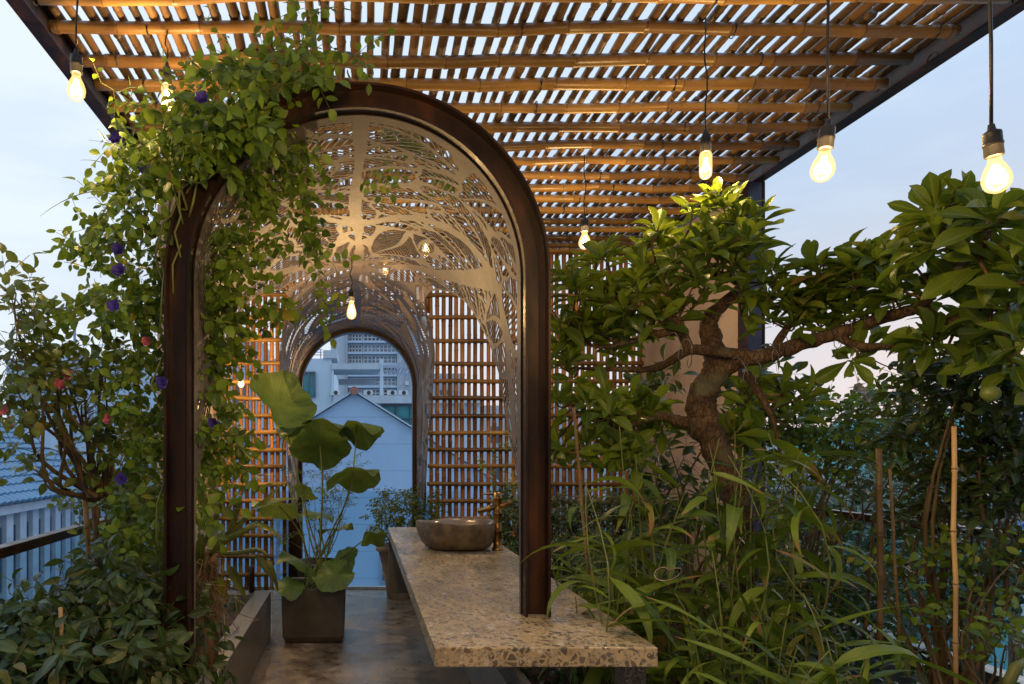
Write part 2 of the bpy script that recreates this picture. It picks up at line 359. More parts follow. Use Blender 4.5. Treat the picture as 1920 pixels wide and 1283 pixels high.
# leaves ---------------------------------------------------------
def prof(kind, t):
    if kind == 'oval': return math.sin(math.pi*min(1, t**.85))**.75
    if kind == 'obov': return (math.sin(math.pi*t**1.55))**.8*.98+.02
    if kind == 'blade': return min(1, (t*5)**.6)*(1-t**2.4)**.9
    if kind == 'lance': return math.sin(math.pi*t**.75)**1.1
def leaf_t(kind, bend, fold, m=4, wave=0, tw=0):
    ncol = 3 if m < 6 else 5
    vs = []; uv = []; y = z = 0
    for i in range(m+1):
        t_ = i/m; a = bend*(t_**1.3)
        if i: y += math.cos(a)/m; z -= math.sin(a)/m
        w = prof(kind, min(max(t_, .002), .998))
        for c_ in range(ncol):
            u = -1+2*c_/(ncol-1)
            zz = z+abs(u)*w*fold+math.sin(t_*9+u*2)*wave*abs(u)
            xx = u*w*.5; r_ = tw*t_
            vs.append((xx*math.cos(r_), y, zz, xx*math.sin(r_))); uv.append(((u+1)/2, t_))
    fs = [(i*ncol+c_, i*ncol+c_+1, (i+1)*ncol+c_+1, (i+1)*ncol+c_) for i in range(m) for c_ in range(ncol-1)]
    return np.array(vs), np.array(fs), np.array(uv)
TPL = {
 'oval': [leaf_t('oval', b_, f_) for b_, f_ in ((.3, .06), (.8, .1), (-.3, .05), (.5, .16))],
 'obov': [leaf_t('obov', b_, f_, 7, w_, t_) for b_, f_, w_, t_ in ((.4, .08, .012, .2), (.8, .12, .02, -.3), (.2, .14, .01, .1), (1.1, .08, .015, .3), (-.15, .12, .012, 0))],
 'blade': [leaf_t('blade', b_, f_, 9, .004, t_) for b_, f_, t_ in ((.7, .015, .5), (1.3, .01, -.7), (1.9, .02, .3), (.3, .02, .2), (2.3, .01, 1.0))],
 'lance': [leaf_t('lance', b_, f_, 5) for b_, f_ in ((.6, .05), (1.1, .06), (.1, .05), (1.5, .03))],
}
class Leaves:
    def __init__(s, kind): s.k = kind; s.D = []
    def add(s, p, d, up, ln, wd): s.D.append((*p, *d, *up, ln, wd))
    def build(s, name, m, parent):
        A = np.array(s.D, dtype=np.float64)
        p, d, up, ln, wd = A[:, :3], A[:, 3:6], A[:, 6:9], A[:, 9], A[:, 10]
        d /= np.linalg.norm(d, axis=1)[:, None]+1e-9
        x = np.cross(d, up); x /= np.linalg.norm(x, axis=1)[:, None]+1e-9
        z = np.cross(x, d)
        var = rng.integers(0, len(TPL[s.k]), len(A))
        Vs = []; Fs = []; Us = []; o = 0
        for i, (tv, tf, tu) in enumerate(TPL[s.k]):
            q = var == i; n = q.sum()
            if not n: continue
            loc = (tv[None, :, 0, None]*wd[q][:, None, None]*x[q][:, None, :] + tv[None, :, 1, None]*ln[q][:, None, None]*d[q][:, None, :]
                   + (tv[None, :, 2, None]*ln[q][:, None, None]+tv[None, :, 3, None]*wd[q][:, None, None])*z[q][:, None, :]) + p[q][:, None, :]
            Vs.append(loc.reshape(-1, 3)); Fs.append((tf[None]+(np.arange(n)*len(tv))[:, None, None]+o).reshape(-1, 4)); Us.append(np.tile(tu, (n, 1))); o += n*len(tv)
        V = np.vstack(Vs); Fq = np.vstack(Fs); U = np.vstack(Us)
        r_ = parent
        while r_.parent: r_ = r_.parent
        V = V-np.array(r_.location)
        return rawmesh(name, V, Fq, m, parent, U)
def rawmesh(name, V, Fq, m, parent=None, U=None, smooth=True):
    me = bpy.data.meshes.new(name); n = len(Fq); k = Fq.shape[1]
    me.vertices.add(len(V)); me.vertices.foreach_set('co', V.astype(np.float32).ravel())
    me.loops.add(n*k); me.loops.foreach_set('vertex_index', Fq.astype(np.int32).ravel())
    me.polygons.add(n); me.polygons.foreach_set('loop_start', np.arange(0, n*k, k, dtype=np.int32))
    if smooth: me.polygons.foreach_set('use_smooth', np.ones(n, dtype=bool))
    if U is not None:
        uv = me.uv_layers.new(name='UVMap'); uv.data.foreach_set('uv', U[Fq.ravel()].astype(np.float32).ravel())
    me.update(calc_edges=True); me.materials.append(m)
    o = bpy.data.objects.new(name, me); C.objects.link(o)
    if parent is not None: o.parent = parent
    return o
def rv(s=1.0): return Vector((random.gauss(0, s), random.gauss(0, s), random.gauss(0, s)))
def curve(p0, p1, sag=0, jit=.03, n=6):
    p0 = Vector(p0); p1 = Vector(p1); L_ = (p1-p0).length; a = rv(L_*jit*1.5); b_ = rv(L_*jit)
    out_ = []
    for i in range(n+1):
        t_ = i/n; p = p0.lerp(p1, t_); k = 4*t_*(1-t_)
        out_.append(p+a*k+b_*math.sin(t_*6.28)+Vector((0, 0, -sag*k)))
    return out_
def sprig(Lv, St, p, d, n=6, step=.028, ll=.045, lw=.03, face=(0, -.7, .7), droop=.25, r_=.0012):
    """a stem with paired leaflets and one at the tip"""
    p = Vector(p); d = Vector(d).normalized(); pts = [p.copy()]; side = 1
    for i in range(n):
        d = (d+Vector((0, 0, -droop*.25))+rv(.06)).normalized(); p = p+d*step*random.uniform(.8, 1.2); pts.append(p.copy())
        up = (Vector(face)+rv(.6)).normalized()
        a = d.cross(up)
        if a.length < .01: a = Vector((1, 0, 0))
        a.normalize()
        for s_ in ((1, -1) if i < n-1 else (0,)):
            ld = (a*s_+d*(.55 if s_ else 1)+Vector((0, 0, -droop))+rv(.15)).normalized()
            k = random.uniform(.7, 1.15)
            Lv.add(p+ld*.006, ld, up, ll*k, lw*k)
    if St is not None: St.tube(pts, [r_]*len(pts), 3, cap=False)
def inball(c, r_):
    while 1:
        v = Vector((random.uniform(-1, 1), random.uniform(-1, 1), random.uniform(-1, 1)))
        if v.length <= 1: return Vector((c[0]+v.x*r_[0], c[1]+v.y*r_[1], c[2]+v.z*r_[2])), v
def clumpsP(L_):                        # (px,py,rx,ry,Y,dY,n) -> world ellipsoids
    return [(P(a, b_, Y), (rx*Y/F, dY, ry*Y/F), n) for a, b_, rx, ry, Y, dY, n in L_]
DENS = .62
def shrub(name, label, cat, base, clumps, kind='oval', ll=.05, lw=.03, leafm='darkleaf', stemm='twig', n=6, step=.028, droop=.25, face=(0, -.6, .8),
          r0=.012, group=None, stems=1, trunk='stem', lead=.35, org=None):
    base = Vector(base); T = thing(name, label, cat, base, group)
    Lv = Leaves(kind); St = MB(); skel = [base.copy()]
    for c, r_, k in clumps:
        for _ in range(stems):
            tgt, _v = inball(c, [v*.5 for v in r_]); b0 = (Vector(org) if org else base)+Vector((random.gauss(0, .02), random.gauss(0, .02), 0))
            pts = curve(b0, tgt, sag=random.uniform(-.04, .06), jit=.05, n=9)
            St.tube(pts, [r0*(1-.75*i/9) for i in range(10)], 5, cap=False); skel += pts[3:]
        for _ in range(max(2, int(k*DENS))):
            p, v = inball(c, r_); q = min(random.sample(skel, min(len(skel), 25)), key=lambda s_: (s_-p).length)
            if (q-p).length > .04 and random.random() < lead: St.tube(curve(q, p, sag=-.02, jit=.05, n=4), [r0*.22, r0*.2, r0*.17, r0*.14, r0*.1], 3, cap=False)
            d = (Vector((v.x*.7, v.y*.7, v.z*.6+.25))+rv(.35)).normalized()
            sprig(Lv, St, p, d, n, step, ll, lw, face, droop)
    Lv.build('foliage', M[leafm], T); St.build(trunk, M[stemm], T)
    return T
def bamboo_tube(mb, p0, p1, r_, seg=.32, wig=.006, n=8, nb=1.13):
    p0 = Vector(p0); p1 = Vector(p1); L_ = (p1-p0).length; u = (p1-p0)/L_
    pts = []; rads = []; fl = []; s_ = random.uniform(.03, seg); cur = 0
    def off(s__): return Vector((0, 0, 0))
    def put(s__, rr, f, o_): pts.append(p0+u*s__+o_); rads.append(rr); fl.append(f)
    o_ = rv(wig); put(0, r_, 0, o_)
    while s_ < L_-.03:
        o2 = rv(wig)
        put((cur+s_)/2, r_*.97, 0, (o_+o2)/2)
        put(s_-.012, r_*.99, 0, o2); put(s_-.004, r_*nb, .4, o2); put(s_, r_*1.03, 1, o2); put(s_+.005, r_*nb*.98, .5, o2); put(s_+.014, r_, 0, o2)
        o_ = o2; cur = s_; s_ += seg*random.uniform(.75, 1.25)
    put(L_, r_*.98, 0, o_)
    mb.tube(pts, rads, n, fl)

# ================================================================= SETTING
ground = MB(); ground.box(-900, 900, -300, 2500, -15.2, -15); tag(ground.build('ground', M['ground'], smooth=False), kind='structure')
fl = MB(); fl.box(-1.62, 3.3, -1.2, 7.42, -.3, 0); tag(fl.build('floor', M['floor'], smooth=False), kind='structure')
ZR = EYE+2.04                                        # underside of the bamboo roof

def kerb(name, label, boxes):
    b_ = MB()
    for bx in boxes: b_.box(*bx)
    return tag(b_.build(name, M['granite'], smooth=False, bevel=.004), label, 'planter')
kerb('stone_planter', 'low speckled granite planter wall along the left side of the path', [(-.815, -.69, 1.2, 5.45, .002, .37), (-1.5, -.817, 5.33, 5.448, .002, .366), (-1.5, -1.42, 1.2, 5.326, .002, .40)])
kerb('stone_planter', 'granite planter wall of the wide bed to the right, under the counter', [(.72, .84, 1.0, 7.28, .002, .37), (3.08, 3.2, 1.0, 7.28, .002, .41)])
for nm, x0, x1, y0, y1 in (('soil', -1.42, -.815, 1.2, 5.33), ('soil', .84, 3.08, 1.0, 7.28)):
    V = []; nx, ny = 40, 90
    for j in range(ny+1):
        for i in range(nx+1):
            xx = x0+(x1-x0)*i/nx; yy = y0+(y1-y0)*j/ny
            V.append((xx, yy, .30+.02*math.sin(xx*9+yy*5)+random.uniform(-.012, .012)))
    Fq = np.array([(j*(nx+1)+i, j*(nx+1)+i+1, (j+1)*(nx+1)+i+1, (j+1)*(nx+1)+i) for j in range(ny) for i in range(nx)])
    tag(rawmesh('soil', np.array(V), Fq, M['soil']), kind='structure')

b_ = MB(); b_.box(-6, 7, -1.6, -1.25, -4, 6.0); tag(b_.build('sky_block_wall', M['plaster'], smooth=False), 'plaster house wall on the near side of the terrace, at the photographer\'s back', 'wall')  # added out of view to block sky light and shade the foreground
# ---------------------------------------------------------------- pergola
pg = thing('bamboo_pergola', 'bamboo slat pergola roof in dark steel edge beams over the terrace', 'pergola', (0, 4, 0))
y = 7.2; beamY = []
while y > .7: beamY.append(y); y -= .2545
for y in beamY:
    b_ = MB(); z = ZR+.035+random.uniform(-.006, .006); r_ = random.uniform(.028, .034)
    tilt = random.uniform(-.012, .012)
    bamboo_tube(b_, (-1.50+random.uniform(-.03, .05), y+tilt, z), (3.0+random.uniform(-.09, .04), y-tilt, z), r_, .36, .006, 10)
    b_.build('bamboo_beam', M['bamboo'], pg)
for y in beamY[:18]:
    for x in (-1.2, -.2, .9, 1.9, 2.8):
        xx = x+random.uniform(-.3, .3); b_ = MB(); z = ZR+.035
        b_.tube([(xx+.004*math.sin(k_), y+.036*math.cos(k_*6.283/10), z+.036*math.sin(k_*6.283/10)) for k_ in range(23)], .0022, 4); b_.build('lashing', M['black'], pg)
slat_v = []
nsl = 59
for i in range(nsl):
    x = -1.47+i*(4.46/(nsl-1))+random.uniform(-.006, .006)
    b_ = MB(); r_ = random.uniform(.020, .027); ys = .3
    while ys < 7.2:                                  # each slat is pieced from lengths laid end to end
        ln = random.uniform(1.6, 3.2); ye = min(7.28, ys+ln)
        dx = random.uniform(-.006, .006)
        bamboo_tube(b_, (x+dx, ys, ZR+.098+random.uniform(-.003, .004)), (x+random.uniform(-.008, .008), ye, ZR+.098), r_*random.uniform(.85, 1.12), .30, .004, 7, 1.1)
        ys = ye+random.uniform(.0, .03)
    b_.build('bamboo_slat', M['slat'], pg)
for x0, x1, s_ in ((-1.60, -1.52, 1), (3.02, 3.10, -1)):
    b_ = MB(); xi, xo = (x1, x0) if s_ == 1 else (x0, x1); w0, w1 = sorted((xo, xo+s_*.008))
    b_.box(w0, w1, .3, 7.3, ZR+.002, ZR+.20)
    f0, f1 = sorted((xo+s_*.009, xi)); b_.box(f0, f1, .3, 7.3, ZR+.003, ZR+.011); b_.box(f0, f1, .3, 7.3, ZR+.19, ZR+.198)
    b_.build('edge_beam', M['rust'], pg, False)
b_ = MB(); b_.box(-1.51, 3.01, 7.232, 7.30, ZR+.07, ZR+.2); b_.build('edge_beam', M['rust'], pg, False)

# side walls and column
b_ = MB(); b_.box(2.99, 3.10, 5.32, 7.30, .42, ZR-.002); tag(b_.build('plaster_wall', M['plaster'], smooth=False), 'pinkish beige plaster wall under the right end of the pergola behind the tree', 'wall')
b_ = MB(); b_.box(-1.60, -1.47, 5.46, 7.30, .0, ZR-.002); tag(b_.build('plaster_wall', M['plaster'], smooth=False), 'narrow beige plaster wall behind the vine at left', 'wall')
T = thing('steel_column', 'dark blue steel column under the right corner of the pergola', 'column', (3.03, 5.22, .4))
b_ = MB(); b_.box(2.975, 3.085, 5.20, 5.21, .41, ZR-.003); b_.build('flange', M['darkblue'], T, False)
b_ = MB(); b_.box(3.09, 3.10, 5.19, 5.315, .41, ZR-.003); b_.box(2.962, 2.972, 5.19, 5.315, .41, ZR-.003); b_.build('web', M['rust'], T, False)

# ---------------------------------------------------------------- bamboo screen at the back, two panels
rodpy = [553, 594, 638, 681, 714.6, 746, 779, 811, 843, 875, 907, 940, 972, 1005, 1042, 1077]
for label, X0, X1, top in (('bamboo lattice screen panel left of the far arch', -1.43, -.76, ZR), ('wide bamboo lattice screen from the far arch to the plaster wall', .765, 2.98, ZR)):
    T = thing('bamboo_screen', label, 'screen', ((X0+X1)/2, 7.2, .02))
    n_ = int(round((X1-X0)/.067))
    for i in range(n_+1):
        b_ = MB(); x = X0+.01+(X1-X0-.02)*i/n_; r_ = random.uniform(.021, .0245)
        bamboo_tube(b_, (x+random.uniform(-.005, .005), 7.19, .02), (x+random.uniform(-.005, .005), 7.19, top+.02), r_, .38, .003, 7)
        b_.build('bamboo_upright', M['bambooV'], T)
    for py in [470, 512]+rodpy:
        b_ = MB(); z = EYE-(py-842)*7.14/F
        bamboo_tube(b_, (X0-.03, 7.143, z+random.uniform(-.006, .006)), (X1+.02, 7.143, z+random.uniform(-.006, .006)), .0235, .3, .003, 8)
        b_.build('bamboo_rod', M['bamboo'], T)
# strip of the screen above the far arch
T = thing('bamboo_screen', 'short bamboo screen above the far arch, seen through the tunnel', 'screen', (0, 7.2, 2.9))
for i in range(23):
    b_ = MB(); x = -.735+1.47*i/22; bamboo_tube(b_, (x, 7.19, 2.93), (x, 7.19, ZR+.02), .022, .38, .003, 7); b_.build('bamboo_upright', M['bambooV'], T)
for z in (2.98, 3.22, 3.45):
    b_ = MB(); bamboo_tube(b_, (-.72, 7.143, z), (.73, 7.143, z), .0235, .3, .003, 8); b_.build('bamboo_rod', M['bamboo'], T)

# ---------------------------------------------------------------- arches
ZC = 2.14
def arch_path(r_, zb):
    return [(-r_, zb)]+[(-r_, zb+(ZC-zb)*k/8) for k in range(1, 8)]+[(r_*math.cos(math.pi-math.pi*k/56), ZC+r_*math.sin(math.pi*k/56)) for k in range(57)]+[(r_, ZC-(ZC-zb)*k/8) for k in range(1, 8)]+[(r_, zb)]
def arch_band(mb, ri, ro, y0, y1, zl, zr):
    """band of an arch between two radii; left leg down to zl, right leg to zr"""
    A = arch_path(ri, 0); B = arch_path(ro, 0)
    def z_(p): return (p[0], max(p[1], zl if p[0] < 0 else zr))
    A = [z_(p) for p in A]; B = [z_(p) for p in B]; n_ = len(A); vs = []
    for a, c in zip(A, B): vs += [(a[0], y0, a[1]), (c[0], y0, c[1]), (c[0], y1, c[1]), (a[0], y1, a[1])]
    fs = []
    for i in range(n_-1):
        o = i*4
        if (Vector(vs[o])-Vector(vs[o+4])).length < 1e-6: continue
        for k in range(4): fs.append((o+k, o+(k+1) % 4, o+4+(k+1) % 4, o+4+k))
    fs += [(0, 1, 2, 3), tuple((n_-1)*4+k for k in (3, 2, 1, 0))]
    mb.add(vs, fs)
def arch(name, label, Y, zr, depth=.085):
    T = thing(name, label, 'arch', (0, Y, 0))
    for nm, ri, ro, y0, y1 in (('outer_flange', .703, .712, Y, Y+depth), ('inner_flange', .618, .627, Y, Y+depth), ('web', .6275, .7025, Y+.042, Y+.049)):
        b_ = MB(); arch_band(b_, ri, ro, y0, y1, .003, zr); b_.build(nm, M['rust'], T, False)
    return T
def arch_far():
    T = thing('steel_arch', 'far dark steel arch at the end of the path framing the buildings', 'arch', (0, 7.06, 0))
    for nm, ri, ro, y0, y1 in (('outer_flange', .703, .712, 7.055, 7.17), ('inner_flange', .572, .581, 7.055, 7.17), ('web', .5815, .7025, 7.062, 7.07)):
        b_ = MB(); arch_band(b_, ri, ro, y0, y1, .003, .003); b_.build(nm, M['rust'], T, False)
    return T
arch('steel_arch', 'near dark rusty steel channel arch, its right leg standing on the stone counter', 2.51, .883)
T = arch_far()
b_ = MB(); b_.tube([(-.61, 7.04, .97), (-.52, 7.02, .972), (-.50, 7.02, .972)], [.016, .016, .014], 10); b_.build('handle', M['black'], T)
# inner lining ring that carries the vault
# ---------------------------------------------------------------- leaf-cut steel vault (unrolled sheet, cut by a field, rolled back on to the barrel)
RV = .612; Y0, Y1 = 2.56, 7.05; ZMIN = .75; AM = RV*math.pi/2+(ZC-ZMIN); h = .006
ny = int((Y1-Y0)/h)+1; na = int(2*AM/h)+1
gy = Y0+np.arange(ny)*h; ga = -AM+np.arange(na)*h
YY, AA = np.meshgrid(gy, ga, indexing='ij')
s_of = lambda s_: RV*math.pi/2+(ZC-s_)                          # s (height-like coordinate) -> arc length from crown
op = [(2.58, 1.30), (2.62, 1.40), (2.74, 1.53), (2.857, 1.68), (2.96, 1.83), (3.15, 1.98), (3.478, 2.16), (3.74, 2.31), (4.0, 2.43), (4.22, 2.505), (4.45, 2.56), (4.7, 2.573), (4.9, 2.54), (5.05, 2.47), (5.23, 2.33), (5.42, 2.18), (5.6, 1.94), (5.72, 1.77), (5.94, 1.59), (6.1, 1.23), (6.4, .95), (6.95, .76)]
oy = np.array([p[0] for p in op]); oa = np.array([s_of(p[1]) for p in op])
lim = np.interp(gy, oy, oa, left=AM+.1, right=AM+.1)
slope = np.gradient(lim, gy)
metal = (lim[:, None]-np.abs(AA))/np.sqrt(1+slope[:, None]**2)    # >0 = inside plate
vr = random.Random(11)
occ = np.zeros((ny, na), bool)
# solid borders: both ends, the opening edge, the crown spine and the trunks that climb from each leg
occ |= (YY < Y0+.06) | (YY > Y1-.05) | (metal < .013)
occ |= np.abs(AA+.012*np.sin(YY*4)) < .020+.014*np.abs(np.sin(YY*3.1))
def band(pts, w0, w1):
    pts = np.array(pts); n_ = len(pts)-1
    for i in range(n_):
        a = pts[i]; c = pts[i+1]; d = c-a; L2 = (d**2).sum()
        tt = np.clip(((YY-a[0])*d[0]+(AA-a[1])*d[1])/L2, 0, 1)
        dist = np.hypot(YY-a[0]-tt*d[0], AA-a[1]-tt*d[1]); w = w0+(w1-w0)*(i+tt)/n_
        occ[dist < w] = True
for sg_ in (-1, 1):
    band([(2.66, sg_*1.55), (2.80, sg_*1.15), (3.02, sg_*.85), (3.25, sg_*.55), (3.5, sg_*.28), (3.8, sg_*.05)], .040, .026)
    band([(3.02, sg_*.85), (3.5, sg_*.72), (4.0, sg_*.55), (4.5, sg_*.25), (4.8, 0)], .055, .020)
    band([(6.5, sg_*1.8), (6.3, sg_*1.3), (6.0, sg_*.95), (5.6, sg_*.6), (5.1, sg_*.25), (4.8, sg_*.02)], .05, .03)
    band([(6.3, sg_*1.3), (6.5, sg_*.9), (6.5, sg_*.5), (6.2, sg_*.1)], .045, .018)
    band([(6.0, sg_*.95), (5.45, sg_*.8), (5.0, sg_*.6), (4.5, sg_*.5)], .055, .020)
field = metal.copy()
segs = []; pts_all = np.zeros((0, 3))
for W_, cnt_, dens in ((.125, 900, .80), (.090, 2500, .80), (.060, 5000, .82), (.036, 6000, .85)):
    for _ in range(cnt_):
        cy = vr.uniform(Y0+.05, Y1-.05); ca = vr.uniform(-AM, AM)
        if abs(ca) > np.interp(cy, gy, lim)+.02: continue
        sg_ = 1 if ca > 0 else -1; root = (2.5, sg_*1.6) if cy < 4.7 else (6.8, sg_*1.6)
        ang = math.atan2(ca-root[1], cy-root[0])+vr.choice((-.6, -.3, .3, .6))+vr.gauss(0, .15)
        Ln = W_*vr.uniform(3.4, 4.6); Wd = W_*vr.uniform(.9, 1.1)
        q = np.array([[cy+(k_/6-.5)*Ln*math.cos(ang), ca+(k_/6-.5)*Ln*math.sin(ang), Wd*(.35+.65*math.sin(math.pi*k_/6))] for k_ in range(7)])
        if len(pts_all):
            D_ = np.hypot(q[:, None, 0]-pts_all[None, :, 0], q[:, None, 1]-pts_all[None, :, 1])-(q[:, None, 2]+pts_all[None, :, 2])*dens
            if D_.min() < 0: continue
        pts_all = np.vstack([pts_all, q]); segs.append((cy, ca, ang, Ln, Wd, vr.choice((-1, 1)), vr.uniform(.034, .042)))
print('vault leaves', len(segs))
D1 = np.full(YY.shape, 9.0); D2 = np.full(YY.shape, 9.0); HH = np.full(YY.shape, -9.0)
for cy, ca, ang, Ln, Wd, bs, p_ in segs:
    rr = Ln*.5+Wd+.05
    i0, i1 = max(0, int((cy-rr-Y0)/h)), min(ny, int((cy+rr-Y0)/h)+1); j0, j1 = max(0, int((ca-rr+AM)/h)), min(na, int((ca+rr+AM)/h)+1)
    if i1 <= i0 or j1 <= j0: continue
    yy = YY[i0:i1, j0:j1]-cy; aa = AA[i0:i1, j0:j1]-ca
    u = yy*math.cos(ang)+aa*math.sin(ang)+Ln/2; v = -yy*math.sin(ang)+aa*math.cos(ang)
    tt = np.clip(u/Ln, 0, 1); v = v+bs*.07*Ln*np.sin(np.pi*tt)
    dist = np.hypot(np.maximum(0, np.maximum(-u, u-Ln)), v)-Wd*(.25+.75*np.sin(np.pi*tt**.8))
    mr = .013*(1-tt)+.004
    fr_ = np.abs(((u-.80*np.abs(v)-2.0*v*v)/p_) % 1-.5)
    hole = np.minimum(np.minimum(np.abs(v)-mr, .02-dist), (fr_-.15)*p_*.8)
    a1 = D1[i0:i1, j0:j1]; a2 = D2[i0:i1, j0:j1]; hh = HH[i0:i1, j0:j1]
    new = dist < a1
    a2[...] = np.where(new, a1, np.minimum(a2, dist)); hh[...] = np.where(new, hole, hh); a1[...] = np.where(new, dist, a1)
HH = np.minimum(HH, (D2-D1)*.5-.010)
HH = np.where(occ, np.minimum(HH, -.002), HH)
field = np.minimum(metal, -HH)
field = np.where(np.abs(field) < 1e-5, 1e-5, field)
def roll(yv, av, rad):
    s_ = np.sign(av); ab = np.abs(av); ph = np.minimum(ab/RV, math.pi/2); ex = np.maximum(ab-RV*math.pi/2, 0)
    return np.stack([s_*rad*np.sin(ph), yv, ZC+rad*np.cos(ph)-ex], axis=1)
ins = field > 0
nid = -np.ones((ny, na), np.int64); k = ins.sum(); nid[ins] = np.arange(k)
vy = [YY[ins]]; va = [AA[ins]]; cnt = k
ex = ins[:-1, :] != ins[1:, :]; t_ = field[:-1][ex]/(field[:-1][ex]-field[1:][ex]); eyid = -np.ones(ex.shape, np.int64); eyid[ex] = cnt+np.arange(ex.sum()); cnt += ex.sum()
vy.append(YY[:-1][ex]+t_*h); va.append(AA[:-1][ex])
ea = ins[:, :-1] != ins[:, 1:]; t_ = field[:, :-1][ea]/(field[:, :-1][ea]-field[:, 1:][ea]); eaid = -np.ones(ea.shape, np.int64); eaid[ea] = cnt+np.arange(ea.sum()); cnt += ea.sum()
vy.append(YY[:, :-1][ea]); va.append(AA[:, :-1][ea]+t_*h)
vy = np.concatenate(vy); va = np.concatenate(va)
n0, n1, n2_, n3_ = nid[:-1, :-1], nid[1:, :-1], nid[1:, 1:], nid[:-1, 1:]
e0, e1, e2, e3 = eyid[:, :-1], eaid[1:, :], eyid[:, 1:], eaid[:-1, :]
case = ins[:-1, :-1]*1+ins[1:, :-1]*2+ins[1:, 1:]*4+ins[:-1, 1:]*8
tbl = {1: [(n0, e0, e3)], 2: [(e0, n1, e1)], 4: [(e1, n2_, e2)], 8: [(e2, n3_, e3)], 3: [(n0, n1, e1, e3)], 6: [(e0, n1, n2_, e2)], 12: [(e1, n2_, n3_, e3)], 9: [(n0, e0, e2, n3_)],
       7: [(n0, n1, n2_, e2, e3)], 14: [(e0, n1, n2_, n3_, e3)], 13: [(n0, e0, e1, n2_, n3_)], 11: [(n0, n1, e1, e2, n3_)], 15: [(n0, n1, n2_, n3_)], 5: [(n0, e0, e3), (e1, n2_, e2)], 10: [(e0, n1, e1), (e2, n3_, e3)]}
rim_t = {1: [(e0, e3)], 2: [(e1, e0)], 4: [(e2, e1)], 8: [(e3, e2)], 3: [(e1, e3)], 6: [(e2, e0)], 12: [(e3, e1)], 9: [(e0, e2)], 7: [(e2, e3)], 14: [(e3, e0)], 13: [(e0, e1)], 11: [(e1, e2)], 5: [(e0, e3), (e2, e1)], 10: [(e1, e0), (e3, e2)]}
polys = []; lens = []
N1 = len(vy)
for cs, pl in tbl.items():
    q = case == cs
    if not q.any(): continue
    for poly in pl:
        A = np.stack([a[q] for a in poly], axis=1); polys.append(A.ravel()); lens.append(np.full(len(A), A.shape[1]))
        B = A[:, ::-1]+N1; polys.append(B.ravel()); lens.append(np.full(len(B), B.shape[1]))
for cs, rl in rim_t.items():
    q = case == cs
    if not q.any(): continue
    for a, c in rl:
        A = np.stack([a[q], c[q], c[q]+N1, a[q]+N1], axis=1); polys.append(A.ravel()); lens.append(np.full(len(A), 4))
polys = np.concatenate(polys); lens = np.concatenate(lens)
VV = np.vstack([roll(vy, va, RV), roll(vy, va, RV+.004)])
me = bpy.data.meshes.new('vault_sheet'); me.vertices.add(len(VV)); me.vertices.foreach_set('co', VV.astype(np.float32).ravel())
me.loops.add(len(polys)); me.loops.foreach_set('vertex_index', polys.astype(np.int32)); me.polygons.add(len(lens))
me.polygons.foreach_set('loop_start', np.concatenate([[0], np.cumsum(lens)[:-1]]).astype(np.int32)); me.update(calc_edges=True); me.materials.append(M['lattice'])
o = bpy.data.objects.new('steel_vault', me); C.objects.link(o)
tag(o, 'leaf-pattern cut steel vault running between the two arches', 'vault')
print('vault polys', len(lens))

# ---------------------------------------------------------------- counter, basin, tap
T = thing('stone_counter', 'long terrazzo counter slab with a stone basin on it, running under the near arch', 'counter', (.59, 3.8, .82))
b_ = MB(); b_.box(.2416, .94, 2.133, 5.43, .818, .88)
slab = b_.build('counter_top', M['terrazzo'], T, False, bevel=.004)
b_ = MB(); b_.box(.246, .90, 5.33, 5.42, .375, .8175); b_.build('end_panel', M['pot'], T, False)
for y_ in (2.20, 3.9): boxo('leg', (.86, .93, y_, y_+.08, .30, .8175), M['granite'], T)

T = thing('stone_basin', 'brown river stone wash basin with a polished hollow on the counter', 'basin', (.612, 4.26, .88))
def basin_pt(w, k):  # outline multiplier
    return 1+.05*math.cos(2*w+.4)+.035*math.cos(3*w+1.2)+.02*math.sin(5*w)
n_ = 64; outer = []; cx, cy = .612, 4.27
prf = [(.50, 0), (.70, .002), (.80, .012), (.90, .045), (.965, .09), (1.0, .13), (1.0, .16), (.98, .168)]
vs = []; fs = []
for (k, z) in prf:
    for i in range(n_):
        w = 2*math.pi*i/n_; rr = basin_pt(w, k); hz = z+(.006*math.sin(w*2+.5)+.003*math.sin(w*5))*(z/.166)
        sx = 1+.0*z; vs.append((cx+.238*k*rr*math.cos(w)+.012*(1-z/.166), cy+.205*k*rr*math.sin(w), .883+hz))
for a in range(len(prf)-1):
    for i in range(n_): fs.append((a*n_+i, a*n_+(i+1) % n_, (a+1)*n_+(i+1) % n_, (a+1)*n_+i))
fs.append(tuple(reversed(range(n_))))
b_ = MB(); b_.add(vs, fs); b_.build('bowl', M['stone'], T)
prf2 = [(.973, .1665), (.92, .164), (.86, .15), (.72, .11), (.55, .075), (.3, .05), (.02, .042)]
vs = []; fs = []
for (k, z) in prf2:
    for i in range(n_):
        w = 2*math.pi*i/n_; rr = basin_pt(w, k); hz = z+(.006*math.sin(w*2+.5)+.003*math.sin(w*5))*(z/.166)
        vs.append((cx+.238*k*rr*math.cos(w), cy+.205*k*rr*math.sin(w), .883+hz))
for a in range(len(prf2)-1):
    for i in range(n_): fs.append((a*n_+i, a*n_+(i+1) % n_, (a+1)*n_+(i+1) % n_, (a+1)*n_+i))
fs.append(tuple((len(prf2)-1)*n_+i for i in range(n_)))
b_ = MB(); b_.add(vs, fs); b_.build('hollow', M['polish'], T)

